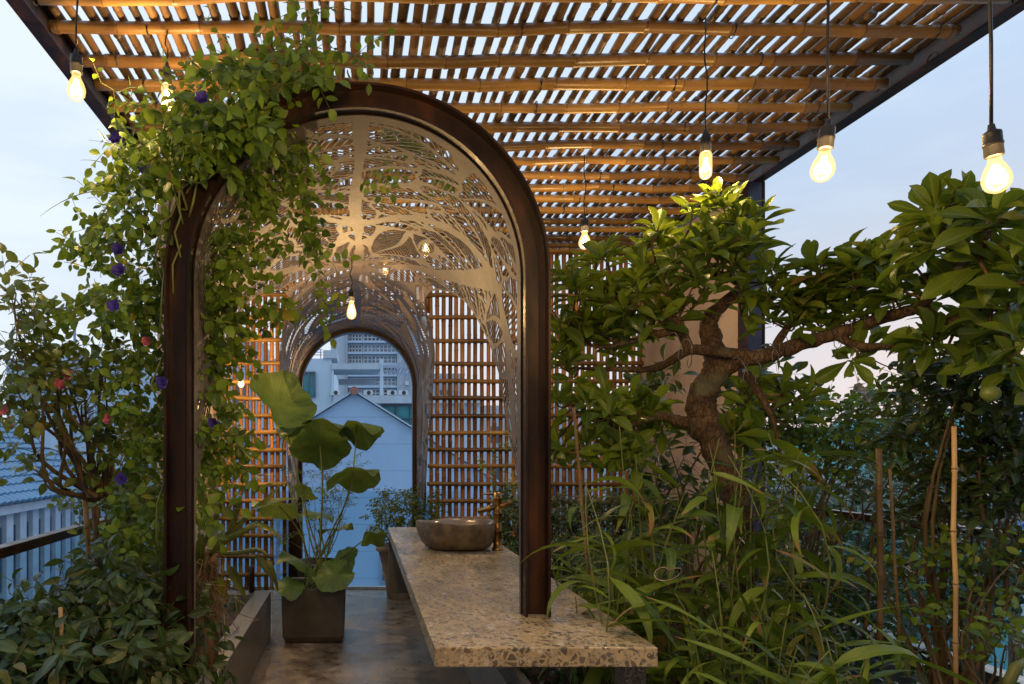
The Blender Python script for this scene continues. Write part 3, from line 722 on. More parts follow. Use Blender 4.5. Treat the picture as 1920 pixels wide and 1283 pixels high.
T = thing('brass_tap', 'tall aged brass bamboo-shaped tap beside the stone basin', 'tap', (.862, 4.20, .88))
pr = [(.034, .882), (.034, .892), (.026, .896), (.025, .99), (.030, .994), (.030, 1.002), (.025, 1.006), (.025, 1.10), (.030, 1.104), (.030, 1.112), (.025, 1.116), (.025, 1.19), (.031, 1.194), (.031, 1.204), (.027, 1.208), (.027, 1.232), (.001, 1.236)]
b_ = MB(); b_.lathe(pr, (.862, 4.20, 0), 20); b_.build('column', M['brass'], T)
b_ = MB()
a = Vector((.95, 4.19, 1.172)); c = Vector((.74, 4.20, 1.118)); d = c-a
b_.tube([a, a+d*.05, a+d*.06, a+d*.10, a+d*.11, a+d*.62, a+d*.63, a+d*.68, a+d*.69, c], [.017, .017, .021, .021, .017, .017, .021, .021, .017, .0165], 14); b_.build('spout', M['brass'], T)
b_ = MB(); b_.tube([(.845, 4.2, 1.222), (.77, 4.2, 1.224), (.765, 4.2, 1.224)], [.006, .005, .003], 8); b_.build('lever', M['brass'], T)

# ---------------------------------------------------------------- glass
def pane(name, label, dims, posts=()):
    b_ = MB(); b_.box(*dims); return tag(b_.build(name, M['glass'], smooth=False), label, 'glass panel')
def railing(label, X, Y0_, Y1_, zb):
    T = thing('glass_railing', label, 'railing', (X, (Y0_+Y1_)/2, zb))
    b_ = MB(); b_.box(X-.03, X+.03, Y0_, Y1_, 1.055, 1.10); b_.build('handrail', M['rust'], T, False, .004)
    n_ = 3
    for i in range(n_):
        a = Y0_+(Y1_-Y0_)*i/n_+.01; c = Y0_+(Y1_-Y0_)*(i+1)/n_-.01
        b_ = MB(); b_.box(X-.006, X+.006, a, c, zb+.003, 1.053); b_.build('pane', M['glass'], T, False)
    return T
railing('dark handrail on glass panes along the left edge of the terrace', -1.47, 1.3, 5.44, .402)
railing('dark handrail on glass panes behind the shrubs on the right edge', 3.15, 1.1, 5.18, .412)
T = thing('glass_railing', 'frameless glass railing at the end of the path behind the far arch', 'railing', (0, 7.33, 0))
b_ = MB(); b_.box(-1.4, 1.1, 7.325, 7.337, .03, 1.05); b_.build('pane', M['glass'], T, False)
b_ = MB(); b_.box(-1.4, 1.1, 7.31, 7.35, .003, .028); b_.build('base_rail', M['trimwhite'], T, False)
T = thing('glass_railing', 'low glass pane fixed by a rust brown bracket at the end of the left planter', 'railing', (-1.1, 5.4, .37))
b_ = MB(); b_.box(-1.45, -.70, 5.40, 5.41, .375, .985); b_.build('pane', M['glass'], T, False)
b_ = MB(); b_.tube([(-.835, 5.385, .372), (-.835, 5.385, .56), (-.835, 5.385, .58)], [.022, .022, .014], 10); b_.build('bracket', M['rust'], T)
pane('glass_partition', 'upright glass pane beside the lotus pot', (-.682, -.672, 5.46, 7.04, .003, .99))
pane('glass_partition', 'clear glass pane behind the potted shrub near the right bamboo screen', (.60, .612, 5.6, 7.04, .003, 1.03))

# ---------------------------------------------------------------- pendant bulbs
def pendant(px, py, Y, style, label, top=None, watts=14, rad=.03, tilt=0):
    c = P(px, py, Y); zt = top if top else ZR+.06
    T = thing('pendant_bulb', label, 'light bulb', c, 'warm pendant bulbs')
    sh = {'round': [(.030, -.034), (.024, -.046), (.012, -.054), (.001, -.057)], }
    if style == 'round': pr = [(.013, .050), (.015, .036), (.024, .018), (.0295, .002), (.031, -.010), (.0285, -.024), (.020, -.036), (.010, -.042), (.001, -.044)]; sz = .05
    elif style == 'tube': pr = [(.015, .055), (.021, .046), (.0235, .035), (.0235, -.03), (.021, -.043), (.012, -.052), (.001, -.055)]; sz = .055
    else: pr = [(.013, .060), (.014, .045), (.021, .020), (.0285, -.008), (.031, -.026), (.029, -.042), (.021, -.055), (.010, -.061), (.001, -.062)]; sz = .06
    k = rad/.03; Mx = Matrix.Translation(c) @ Matrix.Rotation(tilt, 4, 'Y')
    def bl(prof_, n_=20):
        b_ = MB(); b_.lathe([(r_*k, z*k) for r_, z in prof_], (0, 0, 0), n_); b_.V = [tuple(Mx @ Vector(v)) for v in b_.V]; return b_
    g = bl(pr).build('bulb', M['bulb'], T)
    f_ = MB()
    for a in range(4):
        w = a*math.pi/2+.4; q = .009*k
        f_.tube([Mx @ Vector((q*.5*math.cos(w), q*.5*math.sin(w), .028*k)), Mx @ Vector((q*math.cos(w), q*math.sin(w), -.018*k))], .0042*k, 5)
    f_.build('filament', M['filament'], g)
    bl([(.001, .135), (.007, .132), (.009, .118), (.019, .112), (.020, .108), (.020, .085), (.0215, .084), (.0215, .078), (.020, .077), (.0205, .052), (.018, .0495), (.012, .049)] if style != 'tube' else
       [(.001, .15), (.006, .14), (.010, .128), (.018, .11), (.0195, .09), (.020, .052), (.014, .050)]).build('socket', M['black'], T)
    b_ = MB(); tp = Mx @ Vector((0, 0, .13*k)); n_ = 8
    b_.tube([Vector((tp.x+.011*math.sin(i*1.3+px)*min(i, n_-i)/4, tp.y, tp.z+(zt-tp.z)*i/n_)) for i in range(n_+1)], .0035, 6); b_.build('cord', M['black'], T)
    ld = bpy.data.lights.new('bulb_light', 'POINT'); lo = bpy.data.objects.new('bulb_light', ld); C.objects.link(lo); lo.parent = T
    lo.location = (0, 0, -.005); ld.energy = watts*1.5; ld.color = (1, .62, .25); ld.shadow_soft_size = .034*rad/.03
pendant(143, 165, 2.35, 'round', 'round lit bulb hanging against the sky at the far left corner of the pergola', watts=12)
pendant(313, 182, 3.36, 'tube', 'tube-shaped lit bulb just above the top of the vine', watts=34, rad=.036)
pendant(1323, 310, 3.32, 'tube', 'tube-shaped lit bulb hanging above the leafy tip of the tree', watts=26, rad=.037)
pendant(1543, 312, 1.75, 'round', 'large round lit bulb in a dark bronze socket against the sky beside the roof edge', watts=14, rad=.027, tilt=.12)
pendant(1868, 330, 1.45, 'round', 'rightmost lit bulb behind the upper right leaves', watts=8, rad=.025, tilt=-.1)
pendant(1096, 452, 4.87, 'round', 'round lit bulb in front of the wide bamboo screen beside the near arch', watts=44, rad=.040)
pendant(659, 580, 4.5, 'pear', 'pear-shaped lit bulb hanging inside the steel vault over the path', top=2.75, watts=22, rad=.031)
pendant(798, 465, 4.9, 'pear', 'lit bulb glowing through the right side of the vault', watts=12)
pendant(722, 502, 5.8, 'pear', 'lit bulb glowing through the crown of the vault near the far arch', watts=6)
pendant(452, 718, 6.3, 'round', 'lit bulb beside the vine in front of the left bamboo panel', watts=55, rad=.03)
# two added bulbs, out of view, to warm the counter and vault front
for (x, y, z, w) in ((.55, 1.2, 2.45, 9), (-.02, .95, 2.2, 25)):
    pendant(670+x*F/y, 842-(z-EYE)*F/y, y, 'round', 'added unseen bulb over the near end of the terrace, warming the counter' if x > 0 else 'added unseen bulb over the foreground of the path, lighting the vault', watts=w*1.9)

# ================================================================= BUILDINGS
def win(T, x0, x1, y, z0, z1, glass='palepane', nx=2, nz=1, fr_='trimwhite', t=.12, name='window'):
    b_ = MB(); w = .045*max(1, y/25)
    b_.box(x0, x1, y-t, y, z0, z0+w); b_.box(x0, x1, y-t, y, z1-w, z1)
    for i in range(nx+1):
        x = x0+(x1-x0-w)*i/nx; b_.box(x, x+w, y-t, y, z0+w, z1-w)
    for j in range(1, nz):
        z = z0+(z1-z0)*j/nz
        for i in range(nx): b_.box(x0+(x1-x0-w)*i/nx+w, x0+(x1-x0-w)*(i+1)/nx, y-t*.8, y, z-w/2, z+w/2)
    f_ = b_.build(name, M[fr_], T, False)
    g = MB(); g.box(x0+w*.5, x1-w*.5, y-.02, y-.004, z0+w*.5, z1-w*.5); g.build('pane', M[glass], f_, False)
    return f_
def pz(py, Y): return EYE-(py-842)*Y/F
def pxx(px, Y): return (px-670)*Y/F

# gable house close behind the terrace
Yg = 14.0; T = thing('gable_house', 'pale blue plain gable wall seen through the far arch', 'house', (pxx(664, Yg), Yg, -15))
ax, az = pxx(664, Yg), pz(736, Yg); hw = 3.1; ez = az-.63*hw
b_ = MB(); b_.add([(ax-hw, Yg, -15), (ax+hw, Yg, -15), (ax+hw, Yg, ez), (ax, Yg, az), (ax-hw, Yg, ez), (ax-hw, Yg+9, -15), (ax+hw, Yg+9, -15), (ax+hw, Yg+9, ez), (ax, Yg+9, az), (ax-hw, Yg+9, ez)],
      [(0, 1, 2, 3, 4), (5, 9, 8, 7, 6), (0, 5, 6, 1), (1, 6, 7, 2), (4, 9, 5, 0)])
b_.build('wall', M['bluewall'], T, False)
b_ = MB()
for s_ in (-1, 1):
    e0_ = Vector((ax, Yg-.10, az+.02)); e1_ = Vector((ax+s_*(hw+.3), Yg-.10, az+.02-.63*(hw+.3))); dz = Vector((0, 0, .035)); dy = Vector((0, 9.2, 0))
    vs = [e0_, e1_, e1_+dz, e0_+dz]; vs += [v+dy for v in vs]; b_.add(vs, [(0, 1, 2, 3), (7, 6, 5, 4), (0, 4, 5, 1), (1, 5, 6, 2), (2, 6, 7, 3)])
rf = b_.build('roof', M['cleanwall'], T, False)
b_ = MB(); b_.tube([(ax, Yg-.16, az+.03), (ax, Yg-.11, az+.03)], .085, 16); b_.build('ridge_cap', M['redroof'], rf, False)
win(T, pxx(712, Yg), pxx(760, Yg), Yg, pz(1092, Yg), pz(1038, Yg), 'palepane', 2, 3, 'towermetal', .06)

# weathered building with teal windows
Yw = 24.0; T = thing('weathered_building', 'stained white building with teal windows behind the blue gable', 'building', (pxx(660, Yw), Yw, -15))
b_ = MB(); b_.box(pxx(556, Yw), pxx(621, Yw), Yw, Yw+9, -15, pz(672, Yw)); b_.box(pxx(621, Yw)+.002, pxx(900, Yw), Yw+.01, Yw+9, -15, pz(742, Yw)); b_.build('wall', M['whitewall'], T, False)
b_ = MB(); b_.box(pxx(606, Yw), pxx(632, Yw), Yw-.1, Yw+2, pz(672, Yw)+.002, pz(657, Yw)); b_.build('roof_block', M['grime'], T, False)
b_ = MB(); b_.box(pxx(622, Yw), pxx(712, Yw), Yw-.3, Yw+1.5, pz(694, Yw), pz(683, Yw)); b_.build('roof_beam', M['grime'], T, False)
b_ = MB(); b_.box(pxx(712, Yw)+.003, pxx(718, Yw), Yw-.25, Yw+.2, pz(742, Yw)+.002, pz(674, Yw)); b_.box(pxx(622, Yw), pxx(626, Yw), Yw-.25, Yw, pz(742, Yw)+.002, pz(694, Yw)-.002); b_.build('pillar', M['whitewall'], T, False)
b_ = MB(); b_.box(pxx(633, Yw), pxx(708, Yw), Yw+1.2, Yw+1.6, pz(714, Yw), pz(704, Yw)); b_.build('balcony_ledge', M['grime'], T, False)
b_ = MB(); b_.box(pxx(626, Yw), pxx(900, Yw), Yw-.35, Yw-.002, pz(757, Yw), pz(742.5, Yw)); b_.build('parapet', M['grime'], T, False)
b_ = MB()
for i in range(8):
    x = pxx(719+i*7.5, Yw); b_.box(x, x+.05, Yw-.2, Yw+2.2, pz(690, Yw), pz(690, Yw)+.08)
b_.box(pxx(718, Yw)+.01, pxx(776, Yw), Yw-.25, Yw-.203, pz(691, Yw), pz(688, Yw)+.05); b_.build('roof_trellis', M['towermetal'], T, False)
win(T, pxx(566, Yw), pxx(592, Yw), Yw, pz(745, Yw), pz(697, Yw), 'teal', 2, 1, 'darkpane')
win(T, pxx(558, Yw), pxx(574, Yw), Yw, pz(800, Yw), pz(762, Yw), 'teal', 1, 1, 'darkpane')
win(T, pxx(714, Yw), pxx(795, Yw), Yw, pz(812, Yw), pz(759, Yw), 'teal', 3, 2, 'darkpane')
for px in (629, 690, 734, 755):
    b_ = MB(); x = pxx(px, Yw); b_.box(x-.16, x+.16, Yw-.33, Yw-.05, pz(742, Yw)+.006, pz(733, Yw)); u = b_.build('air_conditioner', M['trimwhite'], T, False)
    b_ = MB(); b_.tube([(x+.02, Yw-.345, pz(737.5, Yw)), (x+.02, Yw-.331, pz(737.5, Yw))], .07, 12); b_.build('fan', M['blackpot'], u, False)
for z in (651, 655, 659, 663, 667): 
    pass
b_ = MB()
for py in (655, 660, 665): b_.box(pxx(556, Yw), pxx(604, Yw), Yw+.1, Yw+.13, pz(py, Yw), pz(py, Yw)+.025)
for px in (560, 580, 600): b_.box(pxx(px, Yw), pxx(px, Yw)+.03, Yw+.14, Yw+.17, pz(672, Yw)+.002, pz(654, Yw))
b_.build('roof_rail', M['towermetal'], T, False)

# tower
Yt = 62.0; T = thing('apartment_tower', 'tall apartment tower with blue window bands beyond the weathered building', 'tower', (pxx(700, Yt), Yt, -15))
b_ = MB(); b_.box(pxx(620, Yt), pxx(648, Yt), Yt, Yt+14, -15, pz(575, Yt)); b_.box(pxx(744, Yt), pxx(790, Yt), Yt, Yt+14, -15, pz(590, Yt)); b_.build('wing', M['towerwall'], T, False)
b_ = MB(); b_.box(pxx(648, Yt)+.01, pxx(652, Yt), Yt-.3, Yt+14, -15, pz(575, Yt)); b_.box(pxx(758, Yt), pxx(767, Yt), Yt-.15, Yt-.01, -15, pz(592, Yt)); b_.build('pier', M['towermetal'], T, False)
b_ = MB(); b_.box(pxx(652, Yt)+.01, pxx(744, Yt)-.01, Yt+.5, Yt+13, -15, pz(560, Yt)); b_.build('core', M['towerwall'], T, False)
for py in range(560, 760, 21):
    win(T, pxx(653, Yt), pxx(679, Yt), Yt+.5, pz(py+16, Yt), pz(py, Yt), random.choice(('palepane', 'darkpane')), 4, 2)
    win(T, pxx(681, Yt), pxx(743, Yt), Yt+.5, pz(py+16, Yt), pz(py, Yt), random.choice(('palepane', 'darkpane', 'palepane')), 8, 2)
    b_ = MB(); b_.box(pxx(652, Yt)+.02, pxx(744, Yt)-.02, Yt-.3, Yt+.36, pz(py+20, Yt), pz(py+17, Yt)); b_.build('balcony', M['cleanwall'], T, False)
    win(T, pxx(759, Yt), pxx(766, Yt), Yt-.16, pz(py+15, Yt), pz(py+8, Yt), 'darkpane', 2, 1)
    win(T, pxx(749, Yt), pxx(751.5, Yt), Yt, pz(py+15, Yt), pz(py+10, Yt), 'darkpane', 1, 1)

# long white building at left
Yl = 30.0; T = thing('office_building', 'long pale building with a flat roof and rail at far left', 'building', (pxx(280, Yl), Yl, -15))
b_ = MB(); b_.box(pxx(12, Yl), pxx(552, Yl), Yl, Yl+12, -15, pz(672, Yl)); b_.box(pxx(100, Yl), pxx(135, Yl), Yl-.3, Yl-.01, -15, pz(668, Yl)); b_.build('wall', M['cleanwall'], T, False)
b_ = MB(); b_.box(pxx(120, Yl), pxx(136, Yl), Yl+1, Yl+2, pz(672, Yl)+.003, pz(658, Yl)); b_.box(pxx(180, Yl), pxx(205, Yl), Yl+1, Yl+2, pz(672, Yl)+.003, pz(664, Yl)); b_.build('roof_box', M['towermetal'], T, False)
b_ = MB(); b_.box(pxx(60, Yl), pxx(540, Yl), Yl+.3, Yl+.34, pz(645, Yl), pz(644, Yl))
for i in range(33): x = pxx(60+i*15, Yl); b_.box(x, x+.03, Yl+.342, Yl+.37, pz(672, Yl)+.003, pz(645, Yl))
b_.build('roof_rail', M['towermetal'], T, False)
b_ = MB(); b_.tube([P(140, 672, Yl), P(140, 590, Yl)], .06, 6); b_.build('antenna', M['towermetal'], T, False)
b_ = MB(); b_.box(pxx(0, Yl), pxx(104, Yl), Yl-.25, Yl-.02, pz(731, Yl), pz(727, Yl)); b_.build('ledge', M['towermetal'], T, False)
for a, c, d, e_ in ((190, 216, 697, 702), (234, 239, 697, 705), (22, 40, 690, 720), (150, 180, 760, 790), (260, 290, 790, 830), (440, 470, 720, 760), (490, 520, 720, 760), (440, 470, 800, 840), (490, 520, 800, 840)):
    win(T, pxx(a, Yl), pxx(c, Yl), Yl, pz(e_, Yl), pz(d, Yl), 'palepane', 2, 1)

# blue tiled house at left
T = thing('tiled_house', 'house with a blue tiled roof and white pilaster wall below the left railing', 'house', (-10, 17, -15))
b_ = MB(); b_.box(-16, -8.0, 12, 21, -15, .22); wl = b_.build('wall', M['cleanwall'], T, False)
b_ = MB(); yv = 12.2
while yv < 21: b_.box(-7.998, -7.86, yv, yv+.30, -15, .05); yv += .62
b_.build('pilaster', M['trimwhite'], T, False)
b_ = MB(); b_.box(-7.997, -7.72, 12, 21.1, .06, .25); b_.build('cornice', M['trimwhite'], T, False)
for k_ in range(14):
    yv = 12.2+.62*k_+.32
    if yv > 20.6: break
    for z0_, z1_ in ((-1.7, -.25), (-4.4, -2.6), (-7.4, -5.6)):
        b_ = MB(); b_.box(-7.996, -7.95, yv, yv+.26, z0_, z1_); b_.build('window', M['darkpane'], wl, False)
def tileroof(T, p0, ex_, ey_, nx_, ny_, m, amp=.05, name='roof'):
    """p0 eave corner, ex_ along eave, ey_ up the slope; stepped wavy tiles"""
    p0 = Vector(p0); ex_ = Vector(ex_); ey_ = Vector(ey_); nn = ex_.cross(ey_).normalized()
    if nn.z < 0: nn = -nn
    sub = 6; cols = nx_*sub; vs = []
    for j in range(ny_):
        for q_ in (0, 1):
            for i in range(cols+1):
                hh = amp*abs(math.sin(math.pi*i/sub))**.8+(.035 if q_ == 0 else 0)
                vs.append(p0+ex_*(i/cols)+ey_*((j+q_*.998)/ny_)+nn*hh)
    W_ = cols+1; fs = [(r_*W_+i, r_*W_+i+1, (r_+1)*W_+i+1, (r_+1)*W_+i) for r_ in range(2*ny_-1) for i in range(cols)]
    b_ = MB(); b_.add(vs, fs); o_ = b_.build(name, m, T, False)
    so = o_.modifiers.new('thick', 'SOLIDIFY'); so.thickness = .06; so.offset = -1
    return o_
tileroof(T, (-7.6, 12, .30), (0, 9.4, 0), (-5.2, 0, 3.0), 34, 18, M['bluetile'])
tileroof(T, (-17.9, 12, .30), (0, 9.4, 0), (5.1, 0, 3.0), 10, 6, M['bluetile'])
b_ = MB(); b_.tube([(-12.78, 11.9, 3.36), (-12.78, 21.5, 3.36)], .12, 8); b_.build('ridge', M['bluetile'], T)

T = thing('gabled_annex', 'white gabled annex with dark brackets behind the rose stems at left', 'house', (-6.8, 22, -15))
b_ = MB(); b_.add([(-7.95, 21.2, -15), (-5.6, 21.2, -15), (-5.6, 21.2, -.1), (-6.78, 21.2, 1.0), (-7.95, 21.2, -.1), (-7.95, 27, -15), (-5.6, 27, -15), (-5.6, 27, -.1), (-6.78, 27, 1.0), (-7.95, 27, -.1)],
      [(0, 1, 2, 3, 4), (5, 9, 8, 7, 6), (0, 5, 6, 1), (1, 6, 7, 2), (4, 9, 5, 0), (2, 7, 8, 3), (3, 8, 9, 4)]); b_.build('wall', M['cleanwall'], T, False)
tileroof(T, (-5.3, 20.9, -.25), (0, 6.4, 0), (-1.5, 0, 1.42), 14, 6, M['bluetile'])
tileroof(T, (-8.25, 20.9, -.25), (0, 6.4, 0), (1.45, 0, 1.42), 14, 6, M['bluetile'])
win(T, -7.5, -6.8, 21.2, -1.8, -.5, 'palepane', 2, 2); win(T, -7.5, -6.8, 21.2, -4.8, -3.2, 'palepane', 2, 2)
tileroof(T, (-7.9, 20.3, -2.75), (2.3, 0, 0), (0, .88, .45), 8, 4, M['greytile'], name='awning')

# right side: teal building, red roofs, tiled roofs, mast
Yr = 30.0; T = thing('teal_building', 'turquoise building behind the citrus tree at right', 'building', (pxx(1830, Yr), Yr, -15))
b_ = MB(); b_.box(pxx(1738, Yr), pxx(2150, Yr), Yr, Yr+10, -15, pz(800, Yr)); b_.box(pxx(1800, Yr), pxx(1900, Yr), Yr+1, Yr+8, pz(800, Yr)+.002, pz(775, Yr)); b_.build('wall', M['tealwall'], T, False)
for i in range(6): win(T, pxx(1812+i*38, Yr), pxx(1830+i*38, Yr), Yr, pz(822, Yr), pz(808, Yr), 'darkpane', 2, 1)
for i in range(7): win(T, pxx(1760+i*38, Yr), pxx(1785+i*38, Yr), Yr, pz(900, Yr), pz(870, Yr), 'darkpane', 2, 1)
b_ = MB(); b_.box(pxx(1720, Yr), pxx(2150, Yr), Yr-.5, Yr-.01, pz(842, Yr), pz(836, Yr)); b_.build('canopy', M['trimwhite'], T, False)
Y_ = 26; T = thing('market_awning', 'blue tarpaulin awning low at the right edge', 'awning', (pxx(1880, Y_), Y_, -3))
b_ = MB(); x0_, x1_ = pxx(1830, Y_), pxx(2100, Y_); b_.add([(x0_, Y_, pz(985, Y_)), (x1_, Y_, pz(985, Y_)), (x1_, Y_+3, pz(925, Y_)), (x0_, Y_+3, pz(930, Y_)), (x0_, Y_, pz(992, Y_)), (x1_, Y_, pz(992, Y_)), (x1_, Y_+3, pz(932, Y_)), (x0_, Y_+3, pz(937, Y_))], [(0, 1, 2, 3), (7, 6, 5, 4), (0, 4, 5, 1), (3, 2, 6, 7), (0, 3, 7, 4), (1, 5, 6, 2)]); b_.build('canvas', M['tarp'], T, False)
b_ = MB()
for x in (x0_+.1, (x0_+x1_)/2, x1_-.1): b_.box(x-.04, x+.04, Y_+.02, Y_+.1, -15, pz(993, Y_))
b_.build('post', M['towermetal'], T, False)
Y_ = 24; T = thing('low_house', 'turquoise and white low house at the lower right edge', 'house', (pxx(1900, Y_), Y_, -15))
b_ = MB(); b_.box(pxx(1860, Y_), pxx(2100, Y_), Y_, Y_+1.8, -15, pz(1040, Y_)); b_.build('wall', M['tealwall'], T, False)
b_ = MB(); b_.box(pxx(1898, Y_), pxx(1910, Y_), Y_-.2, Y_-.01, -15, pz(1050, Y_)); b_.build('pier', M['trimwhite'], T, False)
for lab, px0, px1, py0, py1, Y_, m_ in (('grey tiled roof with orange gable trims beyond the right railing', 1432, 1530, 868, 925, 19, 'greytile'), ('smaller grey tiled roof beside it, nearer the stakes', 1535, 1610, 880, 925, 21, 'greytile'), ('long pinkish red roof on the skyline right of the column', 1500, 1712, 826, 850, 45, 'redroof')):
    T = thing('roofed_house', lab, 'house', (pxx((px0+px1)/2, Y_), Y_, -15)); xa, xb = pxx(px0, Y_), pxx(px1, Y_); z0_, z1_ = pz(py1, Y_), pz(py0, Y_)
    b_ = MB(); b_.box(xa+.1, xb-.1, Y_+.2, Y_+5.5, -15, z0_); b_.build('wall', M['cleanwall'], T, False)
    tileroof(T, (xa, Y_, z0_), (xb-xa, 0, 0), (0, 3, z1_-z0_+.15), max(6, int((xb-xa)/.25)), 8, M[m_])
    if m_ == 'greytile':
        xm = xb-.35; b_ = MB()
        for s_ in (-1, 1): b_.tube([(xm, Y_-.25, z1_-.05), (xm+s_*.42, Y_-.3, z0_-.15)], .07, 4)
        b_.build('gable_trim', M['orange'], T, False)
Y_ = 120; T = thing('radio_mast', 'thin lattice radio mast on the skyline at right', 'mast', (pxx(1757, Y_), Y_, -15)); b_ = MB(); x = pxx(1757, Y_)
for sx in (-.55, .55):
    for sy in (-.55, .55): b_.tube([(x+sx*1.3, Y_+sy, -15), (x+sx*.5, Y_+sy*.5, pz(668, Y_))], .09, 4)
for i in range(30):
    z = -4+i*.7; b_.tube([(x-.5, Y_-.5, z), (x+.5, Y_-.5, z+.7)], .05, 3); b_.tube([(x+.5, Y_-.5, z), (x-.5, Y_-.5, z+.7)], .05, 3)
b_.build('mast', M['towermetal'], T, False)
vr2 = random.Random(5)
for i, (px, w_, top_, Y_) in enumerate(((1450, 60, 822, 90), (1560, 80, 818, 110), (1650, 60, 812, 95), (1900, 120, 760, 80), (840, 60, 700, 70), (930, 70, 760, 55), (1050, 90, 740, 60), (1170, 80, 790, 50), (470, 40, 640, 80))):
    lab = ['low distant block just right of the blue column', 'wide distant block above the red roof', 'distant block left of the radio mast', 'tall distant block behind the turquoise building', 'distant block seen through the screen beside the far arch', 'distant grey block behind the middle of the wide screen', 'distant broad block behind the wide screen left of the tree', 'distant low block behind the right end of the wide screen', 'slim distant block behind the left bamboo panel'][i]
    T = thing('distant_building', lab, 'building', (pxx(px, Y_), Y_, -15), 'distant city blocks')
    b_ = MB(); xa, xb = pxx(px-w_/2, Y_), pxx(px+w_/2, Y_); b_.box(xa, xb, Y_, Y_+8, -15, pz(top_, Y_)); b_.build('wall', M['towerwall'], T, False)
    z = pz(top_, Y_)-2
    while z > -4:
        x = xa+.8
        while x < xb-1.5: boxo('window', (x, x+1.2, Y_-.06, Y_-.01, z-1.0, z+.3), M['darkpane'], T); x += 2.6
        z -= 3
# tree belt below the terrace on the right
treelist = [(1440, 985, 17, 2.2), (1520, 1010, 15, 2.0), (1610, 960, 19, 2.3), (1700, 900, 22, 2.6), (1790, 960, 17, 2.0), (1690, 1060, 14, 1.9), (1590, 1090, 13, 1.7), (1800, 1090, 14, 1.6), (1900, 890, 21, 1.8), (1250, 900, 18, 1.8)]
place = ['beyond the right railing beside the tiled roofs', 'below the tiled roofs, right of the tree trunk', 'behind the paired stakes', 'in front of the turquoise building', 'behind the tall right stake', 'low behind the right glass panes', 'lowest behind the right shrubs', 'low near the right edge above the paving', 'highest at the right edge', 'behind the right end of the bamboo screen']
for (px, py, Y_, rr), pl in zip(treelist, place):
    c = P(px, py, Y_); base = Vector((c.x, c.y, -15)); T = thing('garden_tree', 'dark leafy tree '+pl, 'tree', base, 'dark trees below the terrace')
    Lv = Leaves('oval'); St = MB(); St.tube([base, base+Vector((.2, .1, 7)), c-Vector((0, 0, rr*.4))], [.3, .22, .08], 7)
    for _ in range(26):
        q, v = inball(c, (rr*.75, rr*.75, rr*.65)); St.tube(curve(c-Vector((0, 0, rr*.5)), q, jit=.06, n=3), [.06, .04, .03, .015], 4, cap=False)
        for _ in range(46):
            p, v2 = inball(q, (rr*.33, rr*.33, rr*.22)); d = (v2+rv(.5)).normalized(); k_ = random.uniform(.13, .22); Lv.add(p, d, Vector((0, -.3, 1))+rv(.4), k_, k_*.6)
    Lv.build('crown', M['fartree'], T); St.build('trunk', M['bark'], T)

# ================================================================= POTS AND PLANTS
T = thing('square_planter_pot', 'square dark stone pot holding the lotus', 'pot', (-.34, 5.5, 0))
b_ = MB(); a0, a1, c0, c1, zt = -.577, -.105, 5.262, 5.73, .425
vs = []; sc = ((-.02, .002), (0, .06), (.012, .40), (.014, zt))
def ring(i_, z): return [(a0-i_, c0-i_, z), (a1+i_, c0-i_, z), (a1+i_, c1+i_, z), (a0-i_, c1+i_, z)]
vs = ring(-.02, .003)+ring(0, .05)+ring(.012, zt)+ring(-.022, zt)+ring(-.03, .33)
fs = [(3, 2, 1, 0)]+[(r_*4+k_, r_*4+(k_+1) % 4, (r_+1)*4+(k_+1) % 4, (r_+1)*4+k_) for r_ in range(4) for k_ in range(4)]
b_.add(vs, fs); b_.build('pot', M['pot'], T, False, bevel=.012, seg=3)
b_ = MB(); b_.box(a0+.032, a1-.032, c0+.032, c1-.032, .31, .355); b_.build('mud', M['soil'], T, False)

def lotus_leaf(c, rad, nrm, cup, seed, wave=.12, half=None):
    r_ = random.Random(seed); n_ = 48; rings = 7; c = Vector(c); nrm = Vector(nrm).normalized()
    a = nrm.cross(Vector((0, 1, .2))).normalized(); b2 = nrm.cross(a)
    ph = [r_.uniform(0, 6.28) for _ in range(4)]; vs = [c]; us = [(.5, .0)]
    for j in range(1, rings+1):
        t_ = j/rings
        for i in range(n_):
            w = 2*math.pi*i/n_; rr = rad*t_*(1+.05*math.sin(3*w+ph[0])+.025*math.sin(8*w+ph[1]))
            hz = rad*(cup*t_**2+wave*t_**2.2*(math.sin(3*w+ph[2])+.6*math.sin(5*w+ph[3]))+.012*t_*math.cos(w*19)+.035*t_**4*math.sin(11*w+ph[1]))
            vs.append(c+a*rr*math.cos(w)+b2*rr*math.sin(w)+nrm*hz); us.append((.5+.5*(w/6.283), t_))
    fs = [(0, 1+i, 1+(i+1) % n_) for i in range(n_)]+[(1+(j-1)*n_+i, 1+j*n_+i, 1+j*n_+(i+1) % n_, 1+(j-1)*n_+(i+1) % n_) for j in range(1, rings) for i in range(n_)]
    return vs, fs, us
# lotus material with radial veins
m, t, b = mat('lotus_pad'); o_ = t.nodes['Material Output']
uv = nd(t, 'ShaderNodeUVMap'); s_ = nd(t, 'ShaderNodeSeparateXYZ'); t.links.new(uv.outputs[0], s_.inputs[0])
q = mth(t, 'ABSOLUTE', mth(t, 'SINE', mth(t, 'MULTIPLY', s_.outputs[0], math.pi*38)))
vn = ramp(t, q, [(0, (1,1,1)), (.13, (0,0,0))])
oi = nd(t, 'ShaderNodeNewGeometry'); col = ramp(t, noise(t, 9, 5), [(.35, (.05, .11, .03)), (.65, (.10, .18, .04))])
col = mix(t, mth(t, 'MULTIPLY', vn, .7), col, (.24, .32, .08)); t.links.new(col, b.inputs['Base Color']); b.inputs['Roughness'].default_value = .5
tl = nd(t, 'ShaderNodeBsdfTranslucent'); t.links.new(mix(t, .5, col, (.22, .28, .03)), tl.inputs[0]); mx = nd(t, 'ShaderNodeMixShader'); mx.inputs[0].default_value = .38
